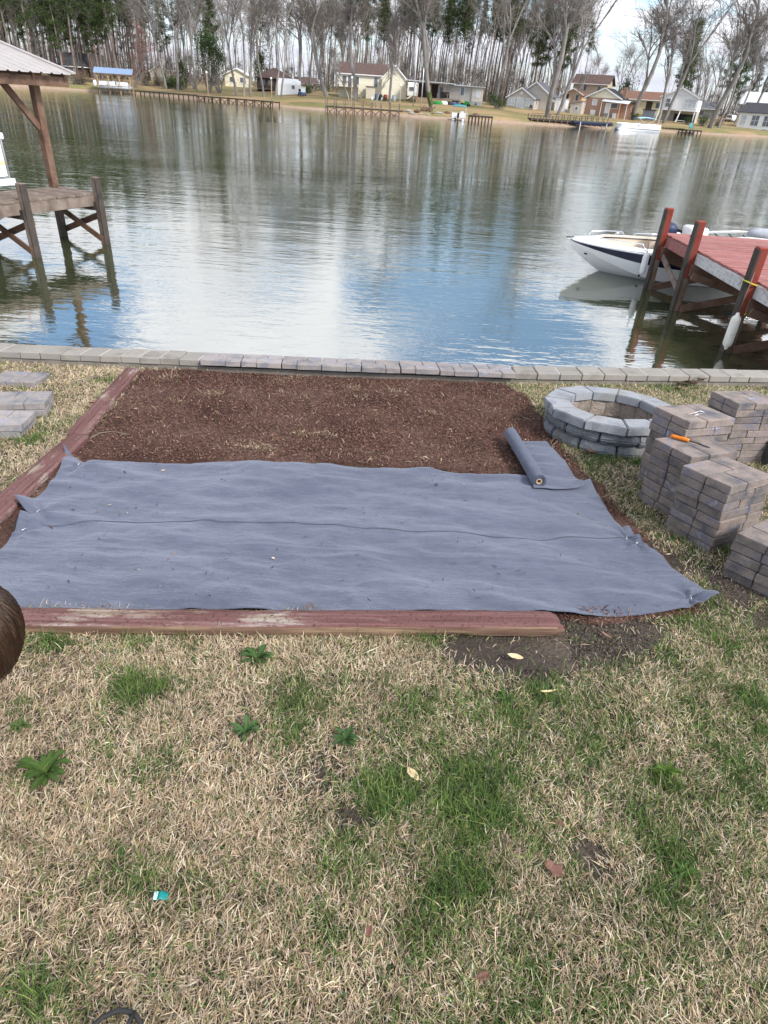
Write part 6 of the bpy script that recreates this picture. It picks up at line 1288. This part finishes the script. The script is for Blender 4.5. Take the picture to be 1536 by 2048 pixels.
def bare_tree(seed, H, r0, fork, spread, mtr='bark_grey', mtw='twigs', ntw=1.0):
    R = np.random.default_rng(seed); A, B = Arr(), Arr()
    def grow(a, d, L, r, lev):
        k = 5 if lev < 2 else 3
        pts, d1 = bend_line(R, a, d, L, k, .10 + .04 * lev, .04 if lev else 0)
        rr = np.linspace(r, r * (.62 if lev < 3 else .45), k + 1); (A if lev < 3 else B).tube(pts, np.maximum(rr, .010), 8 if lev == 0 else (5 if lev < 3 else 3))
        if lev >= 5 or r < .011: return
        nb = {0: fork, 1: 4, 2: 4, 3: 5, 4: 4}[lev]; nb = max(1, int(nb * ntw)) if lev >= 3 else nb
        for i in range(nb):
            t = 1. if (i < 2 and lev < 2) else R.uniform(.3, 1.); p = pts[min(int(t * k), k)] if t == 1 else pts[max(1, int(t * k))]
            ang = R.uniform(.25, .55) * spread if lev < 2 else R.uniform(.4, .9); ax = R.normal(0, 1, 3); ax -= ax.dot(d1) * d1; ax /= np.linalg.norm(ax); nd = d1 * math.cos(ang) + ax * math.sin(ang); nd[2] = nd[2] * .8 + (.30 if lev < 3 else .15)
            grow(p, nd / np.linalg.norm(nd), L * R.uniform(.50, .86), r * R.uniform(.46, .64), lev + 1)
    grow((0, 0, -.5), (R.normal(0, .03), R.normal(0, .03), 1), H * .44, r0, 0)
    return A.mesh('trunk', mtr), B.mesh('crown', mtw, False)
def leaf_tris(C, size, col, R, flat=.6, elong=2.2):
    n = len(C); a = R.normal(0, 1, (n, 3)); a[:, 2] *= flat; a /= np.linalg.norm(a, axis=1, keepdims=True); b = np.cross(a, R.normal(0, 1, (n, 3))); b /= np.linalg.norm(b, axis=1, keepdims=True) + 1e-9
    s = size * R.uniform(.6, 1.3, (n, 1)); V = np.stack([C - a * s * elong * .5, C + a * s * elong * .5, C + b * s * .6], 1).reshape(-1, 3)
    return V, np.arange(n * 3).reshape(-1, 3), np.repeat(np.asarray(col), 3, 0)
def pine(seed, H, r0, crown0, wid, dens=1., dead=True, col=((.030, .055, .018), (.055, .085, .028), (.085, .115, .04))):
    R = np.random.default_rng(seed); A = Arr(); k = 12; pts = [np.array([0, 0, -.5])]; d = np.array([R.normal(0, .02), R.normal(0, .02), 1.])
    for i in range(k): d = d + np.array([*R.normal(0, .018, 2), 0]); pts.append(pts[-1] + d / np.linalg.norm(d) * (H + .5) / k)
    pts = np.array(pts); A.tube(pts, np.linspace(r0, .05, k + 1) ** 1., 8); C, cc = [], []
    def at(t): return np.array([np.interp(t, np.linspace(0, 1, k + 1), pts[:, i]) for i in range(3)])
    nb = int(46 * dens)
    for i in range(nb):
        t = crown0 + (1 - crown0) * (i + R.random()) / nb; q = (t - crown0) / (1 - crown0); L = wid * (1.05 - .75 * q) * R.uniform(.35, 1.15) * min(1, .35 + q * 4); az = R.uniform(0, 6.283); el = R.uniform(-.15, .45)
        bp, _ = bend_line(R, at(t), (math.cos(az) * math.cos(el), math.sin(az) * math.cos(el), math.sin(el)), L, 4, .15, .06); A.tube(bp, np.linspace(.055, .015, 5), 3)
        for j in range(int(3 + L * 2.2)):
            u = R.uniform(.35, 1.); c = bp[0] + (bp[-1] - bp[0]) * u + R.normal(0, .22, 3); n = int(R.integers(14, 26)); C.append(c + R.normal(0, .30, (n, 3)) * np.array([1, 1, .6])); cc.append(np.array(col)[R.integers(0, len(col), n)] * R.uniform(.7, 1.25))
    if dead:
        for i in range(10): t = R.uniform(.2, crown0); az = R.uniform(0, 6.283); bp, _ = bend_line(R, at(t), (math.cos(az), math.sin(az), R.uniform(-.2, .3)), R.uniform(.6, 2.), 3, .2); A.tube(bp, np.linspace(.035, .012, 4), 3)
    C = np.concatenate(C); cc = np.concatenate(cc); V, F, K = leaf_tris(C, .17, cc, R)
    return A.mesh('trunk', 'bark_pine'), np_mesh('crown', V, F, 'leafage', K)
def leafy(seed, H, rx, rz, zc, n, cols, stems=7, size=.16, clump=14):
    R = np.random.default_rng(seed); A = Arr(); C, cc = [], []
    for i in range(stems):
        az = R.uniform(0, 6.28); bp, _ = bend_line(R, (R.normal(0, .1), R.normal(0, .1), -.3), (math.cos(az) * .35, math.sin(az) * .35, 1), (zc + rz * .5) * R.uniform(.7, 1.1), 6, .14); A.tube(bp, np.linspace(.10 if H < 6 else .2, .02, 7), 5)
        for j in range(6): b2, _ = bend_line(R, bp[R.integers(2, 6)], R.normal(0, 1, 3) * np.array([1, 1, .6]), rx * .8, 3, .2); A.tube(b2, np.linspace(.035, .012, 4), 3)
    for i in range(clump):
        dv = R.normal(0, 1, 3); dv /= np.linalg.norm(dv); c = dv * np.array([rx, rx, rz]) * R.uniform(.25, .95) + np.array([0, 0, zc]); m = n // clump; C.append(c + R.normal(0, 1, (m, 3)) * np.array([rx, rx, rz]) * R.uniform(.16, .30)); cc.append(np.array(cols)[R.integers(0, len(cols), m)] * R.uniform(.65, 1.25))
    C = np.concatenate(C); cc = np.concatenate(cc); C[:, 2] = np.maximum(C[:, 2], .05); V, F, K = leaf_tris(C, size, cc, R, 1., 1.6)
    return A.mesh('trunk', 'bark_grey'), np_mesh('crown', V, F, 'leafage', K)
DG = [(.030, .055, .018), (.045, .078, .024), (.065, .10, .03)]
PROTO = {
    'bare1': bare_tree(11, 29, .36, 3, .8), 'bare2': bare_tree(12, 27, .30, 3, .7), 'bare3': bare_tree(13, 24, .24, 3, .85), 'bare4': bare_tree(14, 30, .45, 4, .85), 'slim1': bare_tree(15, 27, .17, 2, .5, ntw=.8), 'slim2': bare_tree(16, 25, .14, 2, .5, ntw=.8),
    'red': bare_tree(17, 13, .13, 4, .9, 'bark_grey', 'twigs_red'), 'small': bare_tree(18, 8, .10, 3, 1.0),
    'pine1': pine(21, 27, .32, .40, 3.8, 1.3), 'pine2': pine(22, 25, .26, .34, 3.4, 1.3), 'pine3': pine(23, 29, .27, .48, 3.2, 1.2), 'pine4': pine(24, 24, .22, .28, 3.0, 1.2), 'pole': pine(25, 25, .19, .66, 2.2, .7), 'pole2': pine(26, 27, .22, .70, 2.4, .7),
    'ivy': leafy(31, 14, 2.2, 4.6, 7.2, 3000, DG, 5, .20, 20), 'cedar': leafy(32, 7, 1.2, 3.0, 3.2, 1800, [(.03, .05, .02), (.05, .075, .03)], 2, .16, 16),
    'shrub': leafy(33, 3, 1.5, 1.1, 1.0, 1100, [(.035, .07, .018), (.06, .10, .03)], 5, .13, 12), 'brush': leafy(34, 3, 1.6, 1.0, 1.0, 700, [(.20, .15, .10), (.28, .20, .13), (.12, .09, .06)], 10, .12, 10),
    'redbud': leafy(35, 5, 2.4, 1.9, 3.2, 1300, [(.20, .09, .13), (.15, .09, .11), (.12, .09, .08)], 8, .09, 16)}
_first = {}
def tree(kind, px, d, sc, name, label, cat='tree', group=None, lean=0., yaw=None, xyz=None, sink=.15):
    p = xyz if xyz is not None else FP(px, d); o = thing(name, label, cat, (p.x, p.y, p.z - sink), random.uniform(0, 6.28) if yaw is None else yaw, group)
    tr, cr = PROTO[kind]; link('trunk', tr, o); link('crown', cr, o); s = sc if hasattr(sc, '__len__') else (sc, sc, sc); o.scale = s
    if lean: o.rotation_euler = (0, lean, 0)
    return o
def make_trees():
    big = [('pine1', 238, 9, 1.1, 'pine_tree', 'thick leaning pine trunk directly behind the blue roofed boathouse'), ('pine2', 205, 12, 1., 'pine_tree', 'pine left of the thick pine behind the boathouse'), ('pine4', 190, 14, 1., 'pine_tree', 'leafy pine rising from the left end of the boathouse'), ('pine3', 152, 14, 1., 'pine_tree', 'straight pine in front of the black roofed house'), ('pine4', 128, 13, 1.05, 'pine_tree', 'pine between the black roofed house and the near dock roof corner'), ('pine2', 108, 16, .95, 'pine_tree', 'pine just above the corner of the near metal roof'), ('pine1', 70, 14, 1., 'pine_tree', 'pine above the middle of the near metal roof'), ('pine3', 28, 15, 1., 'pine_tree', 'pine above the left part of the near metal roof'), ('pine4', 5, 14, 1.1, 'pine_tree', 'pine at the left edge of the picture'),
           ('red', 268, 7, 1.1, 'bare_tree', 'reddish budding tree right of the blue roofed boathouse'), ('small', 276, 5, 1.2, 'bare_tree', 'pale multi stemmed small tree beside the boathouse'), ('bare2', 330, 9, .95, 'bare_tree', 'dark forked trunk leaning above the dark shrubs'), ('bare1', 354, 9, .9, 'bare_tree', 'tall bare tree beside the dark green shrubs at left'), ('slim1', 392, 10, 1.4, 'bare_tree', 'pale straight trunk beside the pinkish bush'), ('ivy', 416, 7, 1.15, 'ivy_tree', 'dark ivy covered tree behind the left lamp pole', ), ('ivy', 438, 9, .9, 'ivy_tree', 'smaller ivy covered tree right of the larger ivy tree'),
           ('bare3', 474, 6, 1.1, 'bare_tree', 'leftmost of the bare trunks above the braced boardwalk'), ('slim1', 487, 7, 1.3, 'bare_tree', 'second bare trunk above the braced boardwalk'), ('bare2', 501, 6, 1., 'bare_tree', 'third bare trunk above the braced boardwalk'), ('slim2', 529, 9, 1.5, 'bare_tree', 'slim bare tree at the left side of the dark bungalow'), ('slim1', 551, 10, 1.2, 'bare_tree', 'slim bare tree at the left end of the white shed'), ('slim2', 561, 11, 1.4, 'bare_tree', 'slim bare tree in front of the white shed'), ('bare1', 601, 22, .95, 'bare_tree', 'bare tree rising behind the white shed'), ('bare3', 622, 30, 1.1, 'bare_tree', 'bare tree above the carport roof'), ('bare4', 655, 22, .9, 'bare_tree', 'bare tree left of the wooden house steps'),
           ('bare4', 712, 15, .95, 'bare_tree', 'thick dark trunk in front of the cream house windows'), ('small', 698, 6, 1.5, 'bare_tree', 'thin young bare tree on the bank above the broken dock'), ('small', 753, 5, 1.55, 'bare_tree', 'thin bare tree with spreading twigs above the broken dock'), ('bare2', 781, 14, .85, 'bare_tree', 'bare trunk standing before the cream gable'), ('bare4', 867, 11, 1.05, 'bare_tree', 'large pale tree with mossy lower trunk by the covered porch'), ('bare1', 988, 34, 1.05, 'bare_tree', 'tall grey tree right of the mobile home'),
           ('bare4', 1098, 8, 1.15, 'bare_tree', 'big grey forked tree right of the beige cottage'), ('bare1', 1117, 15, 1., 'bare_tree', 'darker trunk leaning behind the big grey forked tree'), ('bare4', 1266, 16, 1.1, 'bare_tree', 'thick leaning trunk right of the brick house chimney'), ('bare2', 1318, 10, 1.05, 'bare_tree', 'bare trunk in front of the stilt house left corner'), ('bare1', 1329, 9.5, .95, 'bare_tree', 'second trunk crossing the stilt house left window'), ('bare4', 1424, 6, 1.2, 'bare_tree', 'massive leaning bare tree right of the stilt house'), ('slim1', 1440, 8, 1.4, 'bare_tree', 'slim trunk close behind the massive leaning tree'), ('bare3', 1470, 22, 1.1, 'bare_tree', 'bare tree behind the white minivan'), ('bare2', 1500, 20, 1.1, 'bare_tree', 'bare tree in front of the broad pale roof at right'),
           ('pine4', 1345, 42, .95, 'pine_tree', 'full green pine rising behind the stilt house'), ('pine4', 1362, 46, 1., 'pine_tree', 'second full pine behind the stilt house roof'), ('pole', 1158, 62, .85, 'pine_tree', 'slender pine above the two storey house roof'), ('slim2', 1232, 58, .9, 'bare_tree', 'slender bare tree between the two storey house and chimney'), ('slim1', 1250, 60, .8, 'bare_tree', 'slender bare tree above the brick house chimney'), ('cedar', 1246, 46, 1.6, 'cedar', 'green cedar behind the brick house roof'), ('cedar', 1234, 52, 1.3, 'cedar', 'smaller cedar left of the green cedar'), ('slim2', 1192, 60, .9, 'bare_tree', 'slender dark tree over the two storey house right end'),
           ('cedar', 525, 34, 1.7, 'cedar', 'dark cedar behind the bungalow roof'), ('cedar', 370, 16, 1.2, 'cedar', 'dark cedar beside the pinkish bush'), ('redbud', 390, 15, 1., 'redbud_bush', 'pinkish flowering bush right of the dark shrubs')]
    for b in big:
        kind, px, d, sc, nm, lab = b[:6]; ln = {238: -.05, 330: -.12, 1098: .03, 1117: .10, 1266: .14, 1424: .13, 1318: .06, 1329: .08}.get(px, 0.)
        o = tree(kind, px, d, (sc * 1.15, sc * 1.15, sc), nm, lab, 'cedar' if nm == 'cedar' else ('bush' if 'bush' in nm else 'tree'), None, ln)
        if px == 867:
            tv = PROTO['bare4'][0].vertices; C8 = [sum((Vector(tv[k * 8 + j].co) for j in range(8)), Vector()) / 8 for k in range(4)]
            m = MB(); P = []
            for z in np.linspace(.5, 1.35, 12):
                k0 = min(int(z), 2); f = z - k0; c = C8[k0].lerp(C8[k0 + 1], f); P.append([c + Vector((math.cos(a), math.sin(a), 0)) * ((Vector(tv[k0 * 8].co) - C8[k0]).length * (1 - f) + (Vector(tv[k0 * 8 + 8].co) - C8[k0 + 1]).length * f) * (1.05 + .05 * math.sin(a * 3 + z * 5)) + Vector((0, 0, .25 * math.sin(a * 2) + .15 * math.sin(a * 5))) for a in np.linspace(0, 2 * math.pi, 19)])
            m.grid(P).build('moss', 'moss', o, smooth=True)
            m = MB(); P = [[(.56 * (1 - .02 * z) * (1 + .06 * math.sin(a * 5 + z)) * math.cos(a), .56 * (1 - .02 * z) * (1 + .06 * math.sin(a * 5 + z)) * math.sin(a), z) for a in np.linspace(2.2, 6.4, 16)] for z in np.linspace(1.2, 4.6, 10)]
    def fill(kinds, x0, x1, d0, d1, n, lab, grp, s0=.85, s1=1.15):
        for i in range(n):
            px = x0 + (x1 - x0) * (i + random.random()) / n; d = d0 + (d1 - d0) * random.random(); s = random.uniform(s0, s1); k = random.choice(kinds)
            tree(k, px, d, (s, s, s), 'pine_tree' if k[0] == 'p' else 'bare_tree', lab + (' pine' if k[0] == 'p' else ' bare tree'), 'tree', grp, random.uniform(-.04, .04))
    fill(['pine1', 'pine2', 'pine3', 'pine4', 'pole', 'pole2', 'pine3'], -60, 300, 20, 80, 80, 'one of the crowded trunks in the left pine wood,', 'trees of the left pine wood')
    fill(['slim1', 'slim2', 'bare3'], -40, 300, 18, 70, 22, 'one of the thin grey trunks among the left pines,', 'bare trees among the left pines', .7, 1.)
    fill(['pole', 'pole2', 'slim1', 'slim2', 'bare3', 'pine2'], 290, 450, 24, 75, 28, 'one of the trunks in the wood behind the ivy trees,', 'trees behind the ivy trees')
    fill(['slim1', 'slim2', 'bare2', 'bare3', 'bare1', 'pole'], 445, 650, 40, 95, 26, 'one of the trees behind the bungalow and white shed,', 'trees behind the bungalow')
    fill(['pole', 'pole2', 'pole', 'pine3', 'slim1', 'bare3', 'bare2'], 640, 800, 50, 110, 30, 'one of the trees in the wood behind the cream house,', 'trees behind the cream house')
    fill(['pole', 'pole2', 'pole', 'pole2', 'pine3', 'slim1'], 790, 1010, 46, 105, 62, 'one of the dense trunks behind the mobile home,', 'trees behind the mobile home')
    fill(['bare3', 'slim1', 'pine2', 'bare1', 'pole'], 1000, 1130, 42, 90, 24, 'one of the trees behind the beige cottage,', 'trees behind the beige cottage')
    fill(['slim2', 'bare3'], 1140, 1330, 75, 120, 6, 'one of the sparse far trees behind the two storey house,', 'far trees behind the two storey house', .6, .8)
    fill(['bare3', 'bare2', 'slim1', 'pine4', 'pine2'], 1335, 1600, 45, 90, 24, 'one of the trees behind the right hand houses,', 'trees behind the right hand houses')
    for a, b, n, w in ((-40, 300, 34, 'among the left pines'), (300, 460, 14, 'behind the ivy trees'), (460, 660, 12, 'behind the bungalow'), (650, 1010, 40, 'in the wood behind the cream house and mobile home'), (1000, 1140, 12, 'behind the beige cottage'), (1340, 1580, 14, 'behind the right hand houses')):
        for i in range(n): s = random.uniform(.7, 1.35); tree('small', a + (b - a) * (i + random.random()) / n, random.uniform(34, 85), s, 'sapling', 'one of the low twiggy saplings ' + w, 'sapling', 'saplings ' + w)
    fill(['pine1', 'pine2', 'pole', 'slim1'], -330, -60, 15, 70, 16, 'one of the trees continuing the pine wood past the left edge,', 'trees past the left edge')
    fill(['bare3', 'bare2', 'pine4'], 1600, 1800, 20, 80, 10, 'one of the trees continuing past the right edge,', 'trees past the right edge')
    sh = [('shrub', 336, 11, 1.4, 'dark green shrub at the foot of the forked trunk'), ('shrub', 348, 12, 1.6, 'larger dark green shrub right of the forked trunk'), ('shrub', 362, 11, 1.3, 'green shrub left of the pale straight trunk'), ('brush', 150, 7, 1.4, 'tan brush below the black roofed house'), ('brush', 163, 7, 1.6, 'orange tan brush left of the boathouse'), ('brush', 120, 7, 1.2, 'low tan brush right of the near roof corner'), ('brush', 290, 14, 1.3, 'tan brush behind the small pale tree'), ('brush', 316, 16, 1.5, 'tan brush left of the dark shrubs'), ('shrub', 1408, 9, 1.3, 'green shrub at the foot of the massive leaning tree'), ('brush', 1440, 12, 1.2, 'twiggy brush behind the massive leaning tree'), ('shrub', 998, 20, 1.0, 'dark shrub on the green slope left of the cottage'), ('shrub', 985, 30, 1.3, 'green shrub at the foot of the tall grey tree'), ('shrub', 1270, 14, .9, 'low shrub at the foot of the trunk by the brick house'), ('brush', 1095, 30, 1.0, 'brush at the right corner of the beige cottage'), ('shrub', 615, 26, 1.0, 'dark shrub in front of the carport'), ('shrub', 770, 22, .6, 'small shrub before the cream gable'), ('shrub', 1378, 11, .9, 'shrub at the right corner of the stilt house')]
    for k, px, d, s, lab in sh: tree(k, px, d, s, 'shrub', lab, 'shrub', 'shrubs on the far bank')
    # undergrowth of the woods: one mass
    R = np.random.default_rng(77); C, cc = [], []
    for i in range(620):
        px = R.uniform(-80, 1620); d = R.uniform(38, 130)
        if 440 < px < 660 and R.random() < .3 or 1140 < px < 1330 and d < 70: continue
        p = FP(px, d); n = 60; hh = R.uniform(.6, 3.4) * (1.3 if px < 460 or 650 < px < 1130 else 1.); c = np.array([p.x, p.y, p.z + hh * .5]); C.append(c + R.normal(0, 1, (n, 3)) * np.array([2.2, 1.6, hh * .45])); base = np.array([[.05, .055, .03], [.09, .07, .045], [.13, .10, .07]]); cc.append(base[R.integers(0, 3, n)] * R.uniform(.6, 1.2))
    V, F, K = leaf_tris(np.concatenate(C), .34, np.concatenate(cc), R, 1., 1.8); o = link('undergrowth', np_mesh('undergrowth', V, F, 'leafage', K)); tag(o, 'dim brown and green undergrowth below the far woods', 'undergrowth', kind='stuff')
make_trees()
def make_distant_woods():
    R = np.random.default_rng(91); C, cc, A = [], [], Arr()
    for i in range(1500):
        px = R.uniform(-300, 1800); w = np.interp(px, [-300, 0, 420, 470, 640, 680, 1000, 1110, 1150, 1330, 1370, 1800], [.8, .8, .7, .35, .4, 1., 1., .8, .08, .08, .5, .6])
        if R.random() > w: continue
        p = FP(px, R.uniform(115, 210)); H = R.uniform(9, 19); n = 34
        A.tube([(p.x, p.y, p.z - .5), (p.x + R.normal(0, .3), p.y, p.z + H * .5), (p.x + R.normal(0, .6), p.y, p.z + H)], [.22, .17, .06], 4)
        c = np.array([p.x, p.y, p.z + H * .55]); C.append(c + R.normal(0, 1, (n, 3)) * np.array([1.9, 1.5, H * .30])); base = np.array([[.16, .14, .125], [.11, .095, .085], [.08, .085, .05], [.20, .175, .16]]); cc.append(base[R.integers(0, 4, n)] * R.uniform(.75, 1.15))
    C = np.concatenate(C); C[:, 2] = np.maximum(C[:, 2], 2.6); V, F, K = leaf_tris(C, .20, np.concatenate(cc), R, 1.6, 4.)
    o = link('distant_woods', np_mesh('distant_woods', V, F, 'leafage', K)); tag(o, 'hazy grey brown mass of distant woods behind all the far trees', 'woods', kind='stuff')
    t = link('distant_trunks', A.mesh('distant_trunks', 'bark_grey'), o); tag(t, kind='stuff')
make_distant_woods()
bpy.context.view_layer.update()
